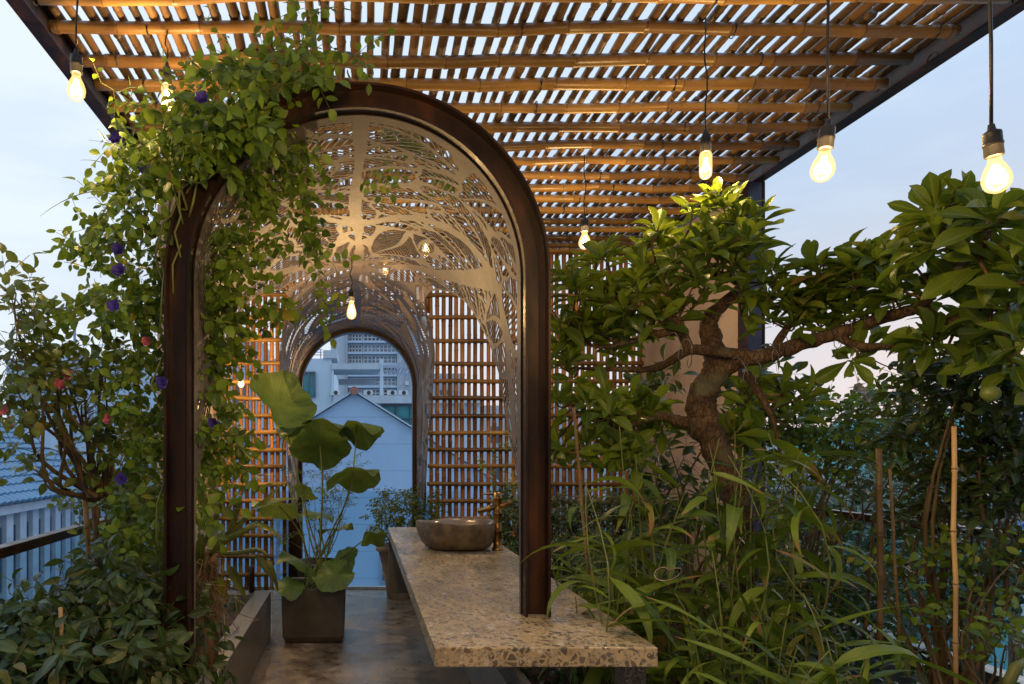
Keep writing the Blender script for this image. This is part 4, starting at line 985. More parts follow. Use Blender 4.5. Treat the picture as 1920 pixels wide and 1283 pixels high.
t.links.new(b.outputs[0], mx.inputs[1]); t.links.new(tl.outputs[0], mx.inputs[2]); t.links.new(mx.outputs[0], o_.inputs[0]); M['pad'] = m
T = thing('lotus_plant', 'tall lotus with broad round leaves growing from the square pot', 'plant', (-.34, 5.5, .35))
pads = [(524, 760, 5.35, 67, (.55, -.62, .62), .35, .10), (598, 795, 5.5, 76, (.05, .30, .95), -.35, .13), (668, 795, 5.35, 52, (-.1, .30, .95), -.45, .2), (600, 835, 5.25, 58, (.0, .62, .75), -.1, .12),
        (662, 884, 5.2, 52, (-.15, .42, .9), -.35, .16), (523, 948, 5.1, 50, (.2, .35, .9), -.2, .16), (563, 1050, 5.3, 40, (.5, .1, .8), -.4, .2), (626, 1076, 5.22, 40, (-.1, -.55, .8), -.1, .16),
        (543, 1100, 5.15, 28, (.1, -.5, .8), -.1, .1), (697, 1000, 5.3, 26, (-.3, .6, .7), -.5, .2), (598, 962, 5.6, 30, (.2, -.1, 1), -.2, .1), (628, 990, 5.55, 34, (-.2, .2, 1), -.1, .14),
        (570, 925, 5.4, 26, (.4, .5, .8), .1, .1), (648, 1052, 5.4, 30, (-.5, -.5, .6), .1, .1), (545, 780, 5.6, 34, (0, .4, 1), -.3, .1)]
for i, (px, py, Y_, rp, nr, cup, wv) in enumerate(pads):
    c = P(px, py, Y_); vs, fs, us = lotus_leaf(c, rp*Y_/F, nr, cup, i*3+1, wv); b_ = MB(); b_.add(vs, fs, us); pd = b_.build('leaf', M['pad'], T)
    b_ = MB(); base = Vector((-.34+random.uniform(-.14, .14), 5.5+random.uniform(-.12, .12), .34)); pts = curve(base, c-Vector(nr).normalized()*.004, sag=0, jit=.03, n=10)
    b_.tube(pts, [.0085-.0035*k_/10 for k_ in range(11)], 7); b_.build('stalk', M['greenstem'], pd)
# water plants on the mud
T = thing('duckweed', 'small pale floating weed in the square pot', 'water weed', (-.34, 5.5, .36)); Lv = Leaves('oval')
for _ in range(700):
    p = Vector((random.uniform(a0+.04, a1-.04), random.uniform(c0+.04, c1-.04), random.uniform(.358, .37))); Lv.add(p, Vector((random.gauss(0, 1), random.gauss(0, 1), .2)), Vector((0, 0, 1)), .013, .011)
Lv.build('leaves', M['freshleaf'], T)

# round black pot with fine shrub behind the lotus
Y_ = 6.35; cx = pxx(598, Y_)
T = thing('round_pot', 'round black pot behind the lotus pot', 'pot', (cx, Y_, 0)); b_ = MB(); b_.lathe([(.13, .003), (.17, .2), (.21, .42), (.225, .43), (.225, .46), (.205, .46), (.19, .40), (.02, .395)], (cx, Y_, 0), 28); b_.build('pot_body', M['blackpot'], T)
shrub('fine_leaved_shrub', 'wispy fine-leaved shrub in the black pot behind the lotus', 'shrub', (cx, Y_, .395),
      clumpsP([(610, 930, 50, 60, 6.3, .2, 75), (645, 900, 38, 50, 6.3, .2, 48), (570, 905, 30, 50, 6.3, .18, 30), (600, 985, 45, 40, 6.3, .2, 40), (520, 1000, 14, 22, 6.3, .08, 12)]), 'lance', .034, .009, 'freshleaf', n=6, step=.02, r0=.005, stems=2, face=(0, -.5, .8))
# terracotta pot and shrub behind the counter end
Y_ = 6.9; cx = pxx(748, Y_)
T = thing('clay_pot', 'weathered clay pot half hidden by the counter end', 'pot', (cx, Y_, 0)); b_ = MB(); b_.lathe([(.12, .003), (.14, .15), (.18, .36), (.21, .47), (.235, .48), (.235, .525), (.21, .53), (.20, .48), (.02, .47)], (cx, Y_, 0), 32); b_.build('pot_body', M['terracotta'], T)
shrub('potted_shrub', 'bushy shrub with yellow-green tips in the clay pot behind the counter', 'shrub', (cx, Y_, .47),
      clumpsP([(762, 958, 58, 32, 6.9, .26, 170), (790, 945, 30, 30, 6.7, .15, 50), (722, 968, 34, 32, 6.8, .2, 60), (740, 1000, 40, 20, 6.8, .2, 50), (722, 940, 20, 18, 6.8, .14, 20)]), 'lance', .042, .017, 'freshleaf', n=5, step=.018, r0=.008, stems=2)

# hedge behind the counter
shrub('clipped_hedge', 'dark low hedge behind the counter against the bamboo screen', 'hedge', (1.9, 6.3, .3),
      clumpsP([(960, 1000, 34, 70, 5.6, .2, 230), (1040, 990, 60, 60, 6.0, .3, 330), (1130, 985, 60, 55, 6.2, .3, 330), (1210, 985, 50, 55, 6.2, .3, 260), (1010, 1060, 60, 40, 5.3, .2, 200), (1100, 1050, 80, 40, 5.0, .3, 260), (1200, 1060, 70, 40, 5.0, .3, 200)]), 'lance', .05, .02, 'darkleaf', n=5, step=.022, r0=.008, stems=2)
shrub('screen_creeper', 'thin creeper climbing the screen behind the tap', 'creeper', P(975, 1010, 5.9),
      clumpsP([(935, 900, 18, 40, 5.9, .08, 14), (955, 860, 14, 40, 5.9, .08, 10), (915, 880, 12, 14, 5.9, .05, 5), (960, 950, 14, 40, 5.8, .08, 18)]), 'oval', .035, .018, 'vineleaf', n=4, step=.024, r0=.004)

# ---------------------------------------------------------------- flowers
def blossom(parent, c, r_, m_, layers=3, name='flower', seed=0):
    rr = random.Random(seed); b_ = MB(); c = Vector(c)
    for l_ in range(layers):
        n_ = 5+l_
        for k_ in range(n_):
            w = 2*math.pi*(k_+.5*l_)/n_+rr.uniform(-.2, .2); tilt = .35+.38*(layers-l_)/layers*1.6
            d = Vector((math.cos(w)*math.cos(tilt), -math.sin(tilt), math.sin(w)*math.cos(tilt)+.25)).normalized(); q = r_*(1-.18*(layers-1-l_))*rr.uniform(.85, 1.1)
            s_ = d.cross(Vector((.1, -1, .1))).normalized()*q*.42; up_ = s_.cross(d).normalized()
            b_.add([c, c+d*q*.5-s_+up_*q*.1, c+d*q-s_*.55, c+d*q*1.08+up_*q*-.1, c+d*q+s_*.55, c+d*q*.5+s_+up_*q*.1, c+d*q*.55-up_*q*.12], [(0, 1, 6), (1, 2, 6), (2, 3, 6), (3, 4, 6), (4, 5, 6), (5, 0, 6)])
    return b_.build(name, M[m_], parent)

# ---------------------------------------------------------------- butterfly pea vine over the near arch
base = Vector((-.95, 2.75, .32)); T = thing('flowering_vine', 'butterfly pea vine with indigo flowers climbing over the near arch', 'vine', base)
Lv = Leaves('oval'); St = MB()
spine = [base, P(330, 1100, 2.7), P(345, 850, 2.65), P(320, 640, 2.6), P(325, 430, 2.55), P(360, 330, 2.5), P(430, 240, 2.5), P(520, 160, 2.5), P(575, 60, 2.6)]
for k_ in range(7):
    pts = []
    for a, c in zip(spine[:-1], spine[1:]):
        pts += curve(a+rv(.03), c+rv(.03), jit=.05, n=4)[:-1]
    St.tube(pts, [.005]*len(pts), 4, cap=False)
vc = [(290, 285, 55, 50, 2.5, .16, 32), (350, 250, 55, 32, 2.45, .16, 36), (400, 185, 34, 26, 2.45, .14, 14), (435, 200, 50, 42, 2.45, .16, 40), (500, 155, 55, 38, 2.5, .14, 36), (555, 110, 35, 34, 2.55, .12, 18), (565, 60, 16, 36, 2.6, .08, 6), (575, 20, 8, 20, 2.6, .05, 3),
      (385, 260, 45, 38, 2.42, .12, 22), (440, 225, 40, 35, 2.42, .12, 22), (270, 365, 45, 45, 2.62, .15, 28), (235, 440, 45, 50, 2.75, .18, 28), (220, 530, 50, 50, 2.8, .2, 28), (255, 620, 42, 55, 2.8, .16, 28), (200, 600, 35, 45, 2.7, .14, 14), (275, 720, 36, 70, 2.8, .15, 34), (255, 800, 45, 60, 2.85, .15, 22), (272, 900, 36, 70, 2.85, .15, 32), (275, 500, 28, 80, 2.8, .12, 40), (285, 990, 30, 60, 2.85, .12, 22),
      (470, 330, 55, 45, 2.75, .12, 30), (540, 305, 40, 35, 2.75, .1, 16), (520, 395, 45, 45, 2.8, .12, 18), (440, 400, 50, 50, 2.8, .12, 10), (545, 450, 35, 30, 2.85, .08, 8), (590, 290, 30, 18, 2.8, .06, 5), (405, 500, 40, 50, 2.85, .12, 30), (430, 555, 45, 40, 2.9, .1, 20), (395, 620, 32, 60, 2.9, .12, 42), (395, 700, 30, 55, 2.95, .12, 26), (390, 790, 28, 60, 2.9, .1, 40), (405, 860, 30, 50, 2.95, .1, 22), (390, 930, 24, 50, 2.95, .1, 18), (505, 560, 40, 16, 3.0, .06, 7), (530, 600, 18, 26, 3.0, .05, 4), (585, 560, 14, 20, 3.0, .04, 3),
      (380, 470, 14, 60, 2.75, .08, 16), (376, 600, 12, 80, 2.75, .06, 16), (376, 760, 12, 80, 2.75, .06, 14), (376, 900, 12, 60, 2.75, .06, 10), (720, 265, 50, 26, 3.35, .15, 18), (850, 320, 30, 26, 3.35, .12, 10), (640, 130, 50, 18, 2.9, .1, 6)]
for c, r_, n_ in clumpsP(vc):
    for _ in range(n_):
        p, v = inball(c, r_); d = (Vector((v.x*.8, v.y*.5, v.z*.4-.15))+rv(.4)).normalized()
        k_ = random.uniform(.7, 1.2); sprig(Lv, St, p, d, random.choice((3, 4, 4, 5)), .036*k_, .050*k_, .032*k_, (0, -.9, .5), .35, .0013)
# loose tendrils reaching out into the sky and along the roof
for a, c, n_ in (((300, 350), (165, 262), 1), ((250, 470), (125, 440), 5), ((240, 410), (75, 405), 2), ((240, 340), (150, 300), 3), ((230, 560), (95, 585), 8), ((600, 120), (575, 0), 3), ((640, 150), (700, 120), 4), ((300, 250), (190, 155), 6), ((470, 170), (385, 50), 4), ((560, 480), (640, 560), 3), ((700, 350), (725, 345), 5), ((350, 200), (270, 160), 5)):
    pts = curve(P(*a, 2.5), P(*c, 2.4), sag=-.04, jit=.06, n=10); St.tube(pts, [.0018]*8+[.0012, .0009, .0006], 4, cap=False)
    for p in random.sample(pts[2:], min(n_, 9)): 
        sprig(Lv, St, p, rv()+Vector((0, 0, -.4)), random.choice((2, 3)), .03, .036, .022, (0, -.9, .4), .4, .001)
Lv.build('foliage', M['vineleaf'], T); St.build('stem', M['greenstem'], T)
for i, (px, py, Y_) in enumerate(((380, 186, 2.33), (218, 262, 2.4), (222, 470, 2.35), (224, 508, 2.38), (214, 575, 2.4), (304, 718, 2.5), (228, 899, 2.5), (400, 794, 2.8))):
    blossom(T, P(px, py, Y_-.06), .026, 'blue', 3, 'flower', i)

# ---------------------------------------------------------------- left bushes
base = Vector((-1.17, 3.02, .31))
T = shrub('rose_bush', 'tall rose bush with pink blooms leaning over the left railing', 'rose bush', base,
      clumpsP([(30, 560, 50, 40, 2.7, .12, 20), (60, 620, 70, 45, 2.75, .14, 32), (90, 690, 90, 50, 2.8, .16, 46), (40, 760, 60, 50, 2.7, .14, 26), (150, 740, 90, 60, 2.9, .18, 50), (200, 690, 60, 40, 2.9, .14, 24), (120, 830, 100, 50, 2.9, .16, 26), (220, 790, 60, 60, 3.0, .16, 30), (30, 680, 40, 50, 2.6, .1, 22), (180, 900, 70, 50, 3.0, .14, 16), (70, 880, 50, 25, 2.9, .1, 9)]),
      'oval', .060, .035, 'roseleaf', n=3, step=.045, r0=.012, stems=2, face=(0, -.5, .85), lead=.9, org=P(178, 930, 3.0))
for i, (px, py) in enumerate(((128, 702), (108, 718), (8, 770), (20, 790), (205, 787), (276, 640), (118, 722))): blossom(T, P(px, py, 2.7), .023, 'pink', 4, 'flower', 20+i)
b_ = MB(); b_.tube(curve(base+Vector((.0, 0, 0)), P(178, 950, 3.0), jit=.02, n=8), [.022, .022, .02, .019, .018, .018, .017, .016, .016], 8); b_.build('trunk', M['bark'], T)
shrub('leafy_shrub', 'light green shrub between the rose bush and the near arch', 'shrub', (-1.15, 3.6, .31),
      clumpsP([(250, 860, 60, 60, 3.5, .2, 95), (200, 960, 60, 50, 3.5, .2, 70), (270, 960, 50, 60, 3.4, .2, 95), (240, 1050, 60, 50, 3.3, .2, 90)]), 'oval', .045, .026, 'roseleaf', n=5, step=.03, r0=.010, stems=2)
shrub('dark_shrub', 'dense dark shrub filling the lower left corner', 'shrub', (-1.1, 2.35, .31),
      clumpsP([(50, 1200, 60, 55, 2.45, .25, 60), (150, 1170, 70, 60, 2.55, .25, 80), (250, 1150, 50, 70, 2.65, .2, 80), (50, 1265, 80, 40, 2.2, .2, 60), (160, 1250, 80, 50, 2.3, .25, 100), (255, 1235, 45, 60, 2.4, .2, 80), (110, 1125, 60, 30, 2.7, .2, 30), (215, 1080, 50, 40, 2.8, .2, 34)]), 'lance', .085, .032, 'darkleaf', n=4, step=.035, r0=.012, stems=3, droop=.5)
shrub('trailing_plant', 'low dark plant spilling over the left planter wall beside the near post', 'plant', (-.86, 2.9, .31),
      clumpsP([(380, 1215, 14, 36, 2.75, .08, 16), (366, 1150, 14, 36, 2.9, .08, 12), (415, 1122, 30, 10, 4.3, .2, 14)]), 'lance', .07, .028, 'darkleaf', n=4, step=.03, r0=.006, droop=.6)

# orchid on a log
base = Vector((-.80, 3.55, .30)); T = thing('orchid', 'orchid with thick strap leaves rooted on an upright log in the left bed', 'orchid', base)
b_ = MB(); b_.tube([base, base+Vector((.01, 0, .3)), base+Vector((.0, .01, .55)), base+Vector((.02, 0, .68))], [.07, .075, .07, .05], 14); b_.build('log', M['bark'], T)
b_ = MB(); top = base+Vector((.05, -.03, .62))
for _ in range(110):
    p = top+Vector((random.gauss(0, .05), random.gauss(0, .03)-.03, random.uniform(-.22, .05))); b_.tube(curve(p, p+Vector((random.gauss(0, .05), random.gauss(0, .04), random.uniform(-.16, .0))), jit=.15, n=4), [.0028, .0025, .002, .0018, .001], 4, cap=False)
b_.build('roots', M['root'], T)
for a, c, r_ in (((400, 1030), (470, 960), .016), ((405, 1035), (450, 930), .014), ((390, 1030), (500, 1040), .011), ((385, 1020), (420, 920), .013), ((395, 1040), (480, 985), .018)):
    b_ = MB(); pts = curve(P(*a, 3.5), P(*c, 3.35), jit=.03, n=8); b_.tube(pts, [r_*(.6+.5*math.sin(math.pi*k_/8)) for k_ in range(9)], 10); b_.build('cane', M['greenstem'], T)
Lv = Leaves('blade')
for px, py, ln, dx, dz, wd in ((420, 940, .22, -.5, .7, .05), (400, 920, .2, -.2, .9, .05), (440, 930, .22, .3, .8, .04), (470, 955, .26, .8, .4, .045), (480, 960, .2, .5, .8, .03), (380, 1000, .22, -.3, -.8, .055), (430, 1060, .2, .5, -.9, .05), (410, 1080, .2, .3, -1, .05), (480, 1040, .2, .5, -.6, .045), (500, 1045, .22, .4, -.8, .03), (450, 940, .3, .2, 1, .035), (440, 970, .2, -.6, .5, .05), (390, 960, .25, -.1, .5, .05), (460, 985, .25, .9, .1, .045), (385, 1040, .15, -.7, -.2, .07), (470, 930, .2, .7, .7, .02), (430, 900, .2, .1, 1, .03)):
    Lv.add(P(px, py, 3.45), Vector((dx, -.35, dz))+rv(.08), Vector((0, -.8, .6))+rv(.2), ln, wd)
Lv.build('foliage', M['orchidleaf'], T)

# stakes
def stake(a, c, label, r_=.009, m_='cane'):
    b_ = MB(); bamboo_tube(b_, a, c, r_, .16, .002, 7, 1.25); o_ = b_.build('garden_stake', M[m_]); return tag(o_, label, 'stake', 'thin cane stakes')
stake((-1.13, 3.0, .3), P(157, 905, 3.0), 'brown stake tied beside the rose bush trunk', .012)
stake((-.93, 2.2, .3), P(113, 1140, 2.2), 'yellow cane stake in the lower left shrub', .0075)
stake((-.84, 4.3, .3), P(400, 1105, 4.2), 'short thin stake leaning in the left planter behind the orchid', .009)
stake(P(1104, 1080, 3.0), P(1076, 762, 3.0), 'tall thin cane just right of the near arch', .007)
stake(P(1650, 1215, 2.75), P(1650, 842, 2.75), 'thick dark cane of the pair on the right', .0115)
stake(P(1686, 1200, 2.85), P(1668, 880, 2.85), 'thin leaning cane of the pair on the right', .006)
stake(P(1794, 1290, 2.15), P(1787, 800, 2.15), 'tallest pale cane near the right edge', .0068)
stake(P(1622, 1180, 3.5), P(1640, 960, 3.5), 'dark slim cane left of the paired canes', .008, 'bark')

# ---------------------------------------------------------------- the big tree
base = Vector((P(1400, 0, 3.2).x, 3.2, .29)); T = thing('bonsai_tree', 'gnarled broad-leaved tree with a curved trunk spreading over the right bed', 'tree', base)
def limb(pts, rads, n_=14, sub=6):
    """smooth (Catmull-Rom) limb through photo points"""
    P_ = [Vector(p) for p in pts]; out_ = []; ro = []
    for i in range(len(P_)-1):
        p0 = P_[max(i-1, 0)]; p1 = P_[i]; p2 = P_[i+1]; p3 = P_[min(i+2, len(P_)-1)]
        for k_ in range(sub):
            t_ = k_/sub; out_.append(.5*((2*p1)+(-p0+p2)*t_+(2*p0-5*p1+4*p2-p3)*t_*t_+(-p0+3*p1-3*p2+p3)*t_**3)+rv(rads[i]*.06)); ro.append((rads[i]+(rads[i+1]-rads[i])*t_)*random.uniform(.90, 1.10))
    out_.append(P_[-1]); ro.append(rads[-1]); return out_, ro, n_
b_ = MB(); skel = []
tr_ = limb([base, P(1393, 1130, 3.2), P(1385, 960, 3.2), P(1350, 860, 3.2), P(1316, 780, 3.2), P(1318, 735, 3.2), P(1345, 690, 3.2), P(1335, 640, 3.25), P(1330, 600, 3.3), P(1360, 565, 3.35), P(1392, 530, 3.4), P(1388, 470, 3.45), P(1370, 420, 3.5)],
           [.085, .062, .060, .063, .068, .064, .055, .047, .038, .030, .023, .016, .010], 16)
b_.tube(*tr_); b_.build('trunk', M['treebark'], T); skel += tr_[0][36:]
limbs = [([P(1350, 700, 3.2), P(1385, 675, 3.12), P(1430, 668, 3.05), P(1500, 645, 3.0), P(1580, 622, 2.95), P(1650, 598, 2.85), P(1720, 575, 2.75), P(1775, 520, 2.6), P(1830, 470, 2.5), P(1860, 430, 2.45), P(1930, 400, 2.4)], [.042, .038, .035, .032, .029, .026, .023, .020, .017, .014, .010]),
         ([P(1425, 668, 3.06), P(1370, 662, 3.1), P(1310, 655, 3.15), P(1280, 662, 3.2), P(1230, 690, 3.3), P(1150, 692, 3.4), P(1085, 690, 3.5)], [.028, .026, .024, .021, .018, .013, .007]),
         ([P(1290, 655, 3.18), P(1278, 625, 3.2), P(1240, 625, 3.25), P(1180, 640, 3.35), P(1120, 650, 3.45), P(1060, 620, 3.5)], [.024, .022, .02, .014, .01, .006]),
         ([P(1285, 645, 3.2), P(1270, 600, 3.25), P(1225, 595, 3.3), P(1170, 560, 3.4), P(1120, 530, 3.5)], [.02, .018, .014, .01, .006]),
         ([P(1392, 530, 3.4), P(1350, 515, 3.4), P(1290, 520, 3.45), P(1230, 500, 3.5), P(1190, 470, 3.6)], [.024, .02, .016, .012, .006]),
         ([P(1720, 575, 2.75), P(1780, 605, 2.7), P(1850, 570, 2.6), P(1930, 560, 2.5)], [.026, .022, .016, .008]),
         ([P(1560, 625, 2.96), P(1620, 650, 2.9), P(1700, 640, 2.85), P(1740, 615, 2.8), P(1830, 640, 2.7)], [.02, .018, .014, .01, .006]),
         ([P(1450, 655, 3.05), P(1480, 610, 3.1), P(1530, 570, 3.1), P(1600, 540, 3.0), P(1680, 510, 2.9)], [.018, .016, .013, .01, .006]),
         ([P(1320, 790, 3.2), P(1275, 790, 3.25), P(1230, 780, 3.35), P(1160, 800, 3.45), P(1080, 760, 3.5)], [.034, .03, .022, .015, .008]),
         ([P(1400, 700, 3.1), P(1425, 740, 3.05), P(1450, 790, 3.0), P(1465, 860, 3.0)], [.02, .016, .011, .005]),
         ([P(1760, 540, 2.63), P(1790, 480, 2.55), P(1760, 420, 2.5), P(1755, 385, 2.5)], [.016, .012, .009, .006])]
for pts, rads in limbs:
    l_ = limb(pts, rads, 10); b_ = MB(); b_.tube(*l_); b_.build('branch', M['treebark'], T); skel += l_[0]
Lv = Leaves('obov'); St = MB()
tc_ = [(1100, 520, 60, 40, 3.5, .25, 9), (1060, 560, 30, 50, 3.4, .2, 5), (1090, 600, 55, 40, 3.5, .25, 8), (1150, 570, 60, 50, 3.5, .3, 10), (1180, 620, 60, 40, 3.4, .3, 8), (1230, 540, 60, 50, 3.45, .3, 10), (1220, 470, 50, 40, 3.5, .25, 6), (1280, 440, 50, 40, 3.4, .25, 7), (1340, 400, 40, 40, 3.4, .2, 7), (1390, 440, 40, 50, 3.3, .2, 8), (1330, 490, 50, 40, 3.3, .25, 8), (1400, 550, 50, 30, 3.3, .2, 6), (1260, 590, 50, 30, 3.3, .2, 5),
       (1060, 680, 30, 50, 3.5, .2, 6), (1110, 760, 70, 50, 3.5, .3, 12), (1200, 780, 60, 50, 3.5, .3, 10), (1060, 820, 40, 50, 3.5, .2, 6), (1150, 840, 60, 30, 3.4, .2, 8),
       (1480, 520, 50, 40, 3.1, .2, 6), (1540, 540, 60, 40, 3.0, .2, 9), (1600, 510, 60, 40, 2.95, .2, 9), (1680, 500, 60, 40, 2.9, .2, 9), (1650, 560, 50, 30, 2.85, .2, 6), (1560, 590, 50, 20, 3.0, .2, 4), (1770, 440, 50, 50, 2.5, .15, 8), (1850, 480, 60, 30, 2.5, .15, 5), (1890, 410, 40, 30, 2.3, .12, 4), (1765, 395, 26, 20, 2.5, .08, 3), (1830, 560, 60, 34, 2.6, .15, 4), (1900, 530, 30, 50, 2.4, .12, 4), (1740, 530, 50, 30, 2.7, .15, 4), (1500, 600, 50, 25, 3.1, .15, 5), (1880, 620, 50, 40, 2.5, .15, 5), (1780, 650, 60, 30, 2.7, .15, 5), (1620, 660, 30, 20, 2.9, .1, 2), (1360, 480, 50, 50, 3.2, .15, 5), (1300, 560, 50, 40, 3.15, .15, 3), (1450, 760, 40, 50, 3.1, .2, 7), (1400, 800, 30, 30, 3.3, .15, 4), (1910, 700, 30, 50, 2.5, .1, 6)]
for c, r_, n_ in clumpsP(tc_):
    for _ in range(int(n_*.9+.5)):
        p, v = inball(c, r_); q = min(skel, key=lambda s_: (s_-p).length)
        if (q-p).length > .45: continue
        St.tube(curve(q, p, sag=random.uniform(.0, .04), jit=.06, n=5), [.007, .006, .0055, .005, .0045, .004], 5, cap=False)
        ax_ = ((p-q).normalized()*.6+Vector((0, 0, .8))+rv(.15)).normalized(); s1 = ax_.cross(Vector((1, .3, 0))).normalized(); s2 = ax_.cross(s1)
        nl = random.randint(6, 10); w0 = random.uniform(0, 6.28)
        for k_ in range(nl):
            w = w0+k_*2.4; el = .12+.95*(k_/nl)+random.gauss(0, .12); d = (s1*math.cos(w)+s2*math.sin(w))*math.cos(el)+ax_*math.sin(el)
            ln = random.uniform(.12, .20)*(1-.3*k_/nl)*(.92 if c.y > 3.2 else 1); Lv.add(p-ax_*.03*(1-k_/nl)+d*.008, d, ax_+rv(.18), ln, ln*random.uniform(.32, .40))
Lv.build('foliage', M['treeleaf'], T); St.build('twig', M['bark'], T)
for px, py in ((1803, 446), (1857, 738)):
    b_ = MB(); c = P(px, py, 2.45); b_.lathe([(.001, -.03), (.014, -.026), (.026, -.010), (.028, .004), (.022, .02), (.010, .028), (.001, .031)], c, 14); b_.V = [(c.x+(v[0]-c.x)*1.2, v[1], v[2]) for v in b_.V]; b_.build('fruit', M['lime'], T)
b_ = MB()
for x0_, y0_, x1_, y1_, tns in ((1555, 640, 1615, 600, 3), (1440, 668, 1475, 640, 2), (1378, 690, 1430, 700, 2), (1260, 640, 1300, 670, 2)):
    a = P(x0_, y0_, 2.93); c = P(x1_, y1_, 2.9); n_ = tns*12
    b_ = MB(); b_.tube([a.lerp(c, i/n_)+Vector((0, math.cos(i*6.283/12)*.042*(1+.3*math.sin(i*.9)), math.sin(i*6.283/12)*.042*(1+.3*math.sin(i*.9)))) for i in range(n_+1)], .0018, 5, cap=False); b_.build('training_wire', M['wire'], T)
b_ = MB(); b_.tube(curve(P(1600, 650, 2.88), P(1820, 690, 2.8), sag=.03, n=10), .0028, 5); b_.build('training_wire', M['wire'], T)

# ---------------------------------------------------------------- ginger / bamboo grass clumps
def blades(label, base, canes, seed, ll=.26, lw=.026, name='ginger_clump'):
    T = thing(name, label, 'plant', base, 'grassy clumps in the right bed'); Lv = Leaves('blade'); St = MB()
    for (b0, tip, nl) in canes:
        pts = curve(b0, tip, sag=random.uniform(-.05, .05), jit=.04, n=9); St.tube(pts, [.0055-.0035*i/9 for i in range(10)], 5, cap=False)
        for k_ in range(nl):
            f_ = .30+.70*(k_+random.random())/nl; i = min(8, int(f_*9)); p = pts[i].lerp(pts[i+1], f_*9-i if f_ < 1 else 1); ax_ = (pts[i+1]-pts[i]).normalized()
            w = k_*math.pi+random.gauss(0, .8); d = (Vector((math.cos(w), math.sin(w)*.8-.15, random.uniform(-.8, .45)))+ax_*.3).normalized(); q = random.uniform(.7, 1.25)
            Lv.add(p, d, Vector((0, 0, 1))+rv(.25), ll*q, lw*q*random.uniform(.8, 1.3))
    Lv.build('foliage', M['blade'], T); St.build('stem', M['greenstem'], T)
    return T
def canes(n_, bx, by, tips, Yr_, nl=7):
    o_ = []
    for _ in range(n_):
        (px, py, rx, ry) = random.choice(tips); Y_ = random.uniform(*Yr_); tip = P(random.gauss(px, rx), random.gauss(py, ry), Y_)
        o_.append((Vector((tip.x*.75+bx*.25+random.gauss(0, .06), Y_+random.gauss(0, .08), .30)), tip, nl))
    return o_
random.seed(21)
blades('tall ginger-leaved clump with hanging blades in front of the tree trunk', (1.45, 2.6, .3), canes(26, 1.45, 2.6, [(1290, 840, 60, 40), (1380, 860, 60, 45), (1470, 880, 60, 50), (1220, 900, 50, 50), (1420, 930, 80, 50)], (2.5, 3.0), 7), 1, .28, .048)
blades('lower arching clump spilling toward the counter from the right bed', (1.25, 2.4, .3), canes(24, 1.25, 2.4, [(1180, 1000, 50, 50), (1280, 1030, 70, 50), (1400, 1040, 70, 50), (1120, 1060, 30, 40), (1240, 1100, 60, 50)], (2.4, 3.1), 7), 2, .27, .045)
blades('front clump of long blades at the bottom edge right of the counter', (1.4, 1.95, .3), canes(22, 1.4, 1.95, [(1330, 1170, 60, 30), (1450, 1180, 70, 35), (1560, 1200, 60, 25), (1270, 1200, 30, 40), (1650, 1230, 50, 20), (1450, 1120, 50, 30)], (2.05, 2.45), 7), 3, .30, .034)
blades('narrow upright blades between the tall clump and the counter', (1.1, 3.4, .3), canes(26, 1.1, 3.4, [(1080, 1040, 30, 40), (1110, 1080, 40, 30), (1160, 1060, 40, 40)], (3.0, 3.8), 7), 4, .28, .028)
blades('dark blades behind the tree trunk near the right glass', (2.1, 3.7, .3), canes(22, 2.1, 3.7, [(1480, 1020, 40, 40), (1440, 980, 40, 50), (1520, 1060, 30, 40)], (3.5, 4.1), 8), 5, .3, .028)

# ---------------------------------------------------------------- right shrubs
random.seed(31)
T = shrub('white_rose_bush', 'bush with small white roses behind the big tree', 'rose bush', (2.35, 3.9, .31),
      clumpsP([(1500, 760, 60, 24, 3.9, .25, 24), (1600, 755, 60, 24, 3.8, .25, 24), (1540, 800, 80, 34, 3.8, .3, 70), (1640, 790, 70, 36, 3.7, .3, 66), (1470, 840, 60, 44, 3.9, .3, 66), (1700, 745, 50, 36, 3.6, .25, 26), (1560, 850, 90, 30, 3.8, .3, 60), (1670, 850, 60, 36, 3.7, .3, 46), (1450, 910, 50, 30, 3.9, .3, 26)]), 'oval', .05, .03, 'vineleaf', n=5, step=.03, r0=.010, stems=2)
for i, (px, py) in enumerate(((1613, 733), (1622, 746), (1606, 728))): blossom(T, P(px, py, 3.5), .03, 'white', 4, 'flower', 60+i)
T = shrub('citrus_tree', 'dense dark citrus tree filling the right edge', 'tree', (2.55, 3.0, .31),
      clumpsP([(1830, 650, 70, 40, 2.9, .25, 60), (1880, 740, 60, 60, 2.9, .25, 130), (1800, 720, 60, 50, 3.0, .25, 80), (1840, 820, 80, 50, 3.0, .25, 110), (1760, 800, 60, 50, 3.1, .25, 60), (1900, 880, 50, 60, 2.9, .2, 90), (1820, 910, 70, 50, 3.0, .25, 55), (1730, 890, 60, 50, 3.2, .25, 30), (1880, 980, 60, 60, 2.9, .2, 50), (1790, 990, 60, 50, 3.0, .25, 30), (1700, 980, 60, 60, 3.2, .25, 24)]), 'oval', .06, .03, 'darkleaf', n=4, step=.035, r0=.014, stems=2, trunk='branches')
shrub('low_shrub', 'low dark shrub along the glass below the paired canes', 'shrub', (2.6, 4.2, .31),
      clumpsP([(1560, 1110, 70, 40, 4.0, .3, 90), (1480, 1070, 50, 40, 4.1, .3, 50), (1640, 1120, 60, 34, 3.9, .3, 40), (1560, 1040, 60, 30, 4.1, .3, 20)]), 'oval', .05, .026, 'darkleaf', n=5, step=.03, r0=.010, stems=2)
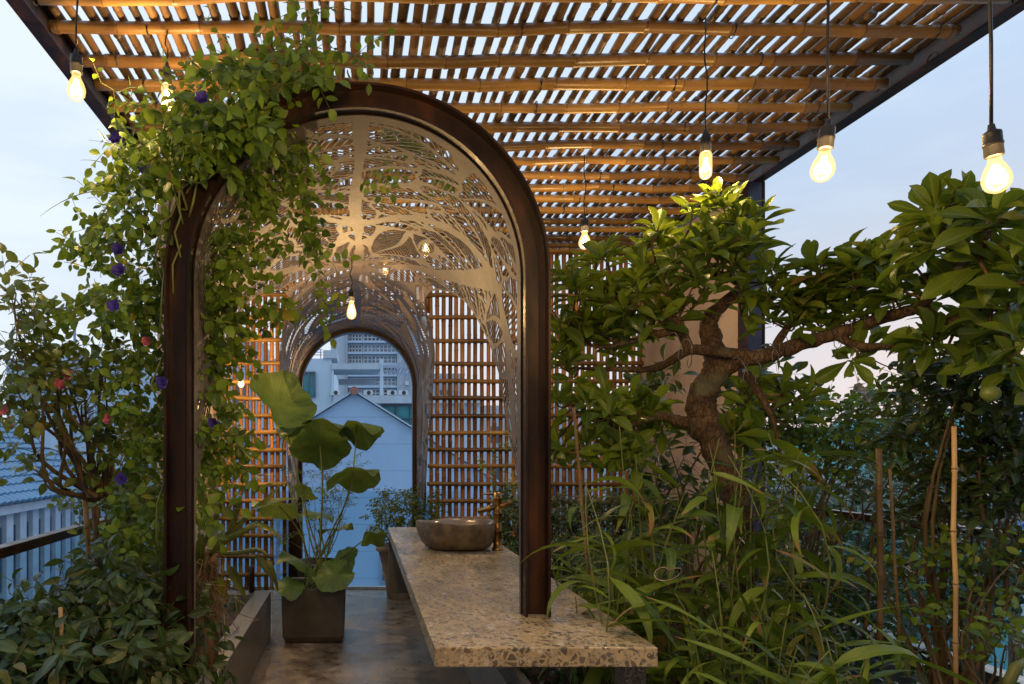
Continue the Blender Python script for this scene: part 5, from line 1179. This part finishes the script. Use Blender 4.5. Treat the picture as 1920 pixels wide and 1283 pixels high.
shrub('rambling_shrub', 'open twiggy shrub in front of the glass at the lower right', 'shrub', (2.35, 2.6, .31),
      clumpsP([(1720, 1080, 60, 40, 2.9, .2, 18), (1810, 1080, 60, 50, 2.8, .2, 20), (1890, 1060, 50, 50, 2.7, .2, 22), (1840, 1200, 70, 40, 2.5, .2, 14), (1740, 1190, 50, 30, 2.8, .2, 12), (1900, 1230, 40, 40, 2.4, .2, 10)]), 'oval', .05, .028, 'vineleaf', n=4, step=.032, r0=.009, stems=2, lead=.8)
shrub('broadleaf_plant', 'small broad-leaved plant behind the trunk of the big tree', 'plant', (2.1, 4.2, .31),
      clumpsP([(1270, 850, 60, 50, 4.3, .2, 40), (1230, 740, 60, 30, 4.0, .2, 22), (1430, 720, 40, 30, 3.9, .2, 30), (1300, 940, 60, 50, 4.2, .2, 50), (1400, 760, 30, 50, 4.0, .2, 30)]), 'obov', .11, .045, 'darkleaf', n=3, step=.04, r0=.012, stems=2)
# ground cover
Lv = Leaves('lance'); T = thing('ground_cover', 'low leafy ground cover over the soil of the right bed', 'ground cover', (1.9, 3.5, .3)); T['kind'] = 'stuff'
for _ in range(5200):
    x = random.uniform(.86, 3.05); y = random.uniform(1.2, 7.1); ln = random.uniform(.06, .13); Lv.add(Vector((x, y, .31+random.random()**2*.22)), Vector((random.gauss(0, 1), random.gauss(0, 1)-.3, random.uniform(.1, 1.2))), Vector((0, 0, 1))+rv(.3), ln, ln*.3)
Lv.build('leaves', M['darkleaf'], T)
b_ = MB(); c = P(1238, 1078, 2.2); b_.tube([c+Vector((.028*math.cos(i*.7)+i*.0035, .02*math.sin(i*.5), .022*math.sin(i*.7+.5)+.0004*i)) for i in range(14)], .0024, 6); tag(b_.build('wire_loop', M['wire'], None), 'loop of bare twisted wire hanging among the blades', 'wire')
b_ = MB(); b_.tube([P(1925, 1240, 2.3), P(1905, 1250, 2.3), P(1893, 1275, 2.3), P(1885, 1300, 2.3)], [.014, .017, .017, .017], 10); tag(b_.build('garden_hose', M['greenstem']), 'green hose end in the lower right corner', 'hose')
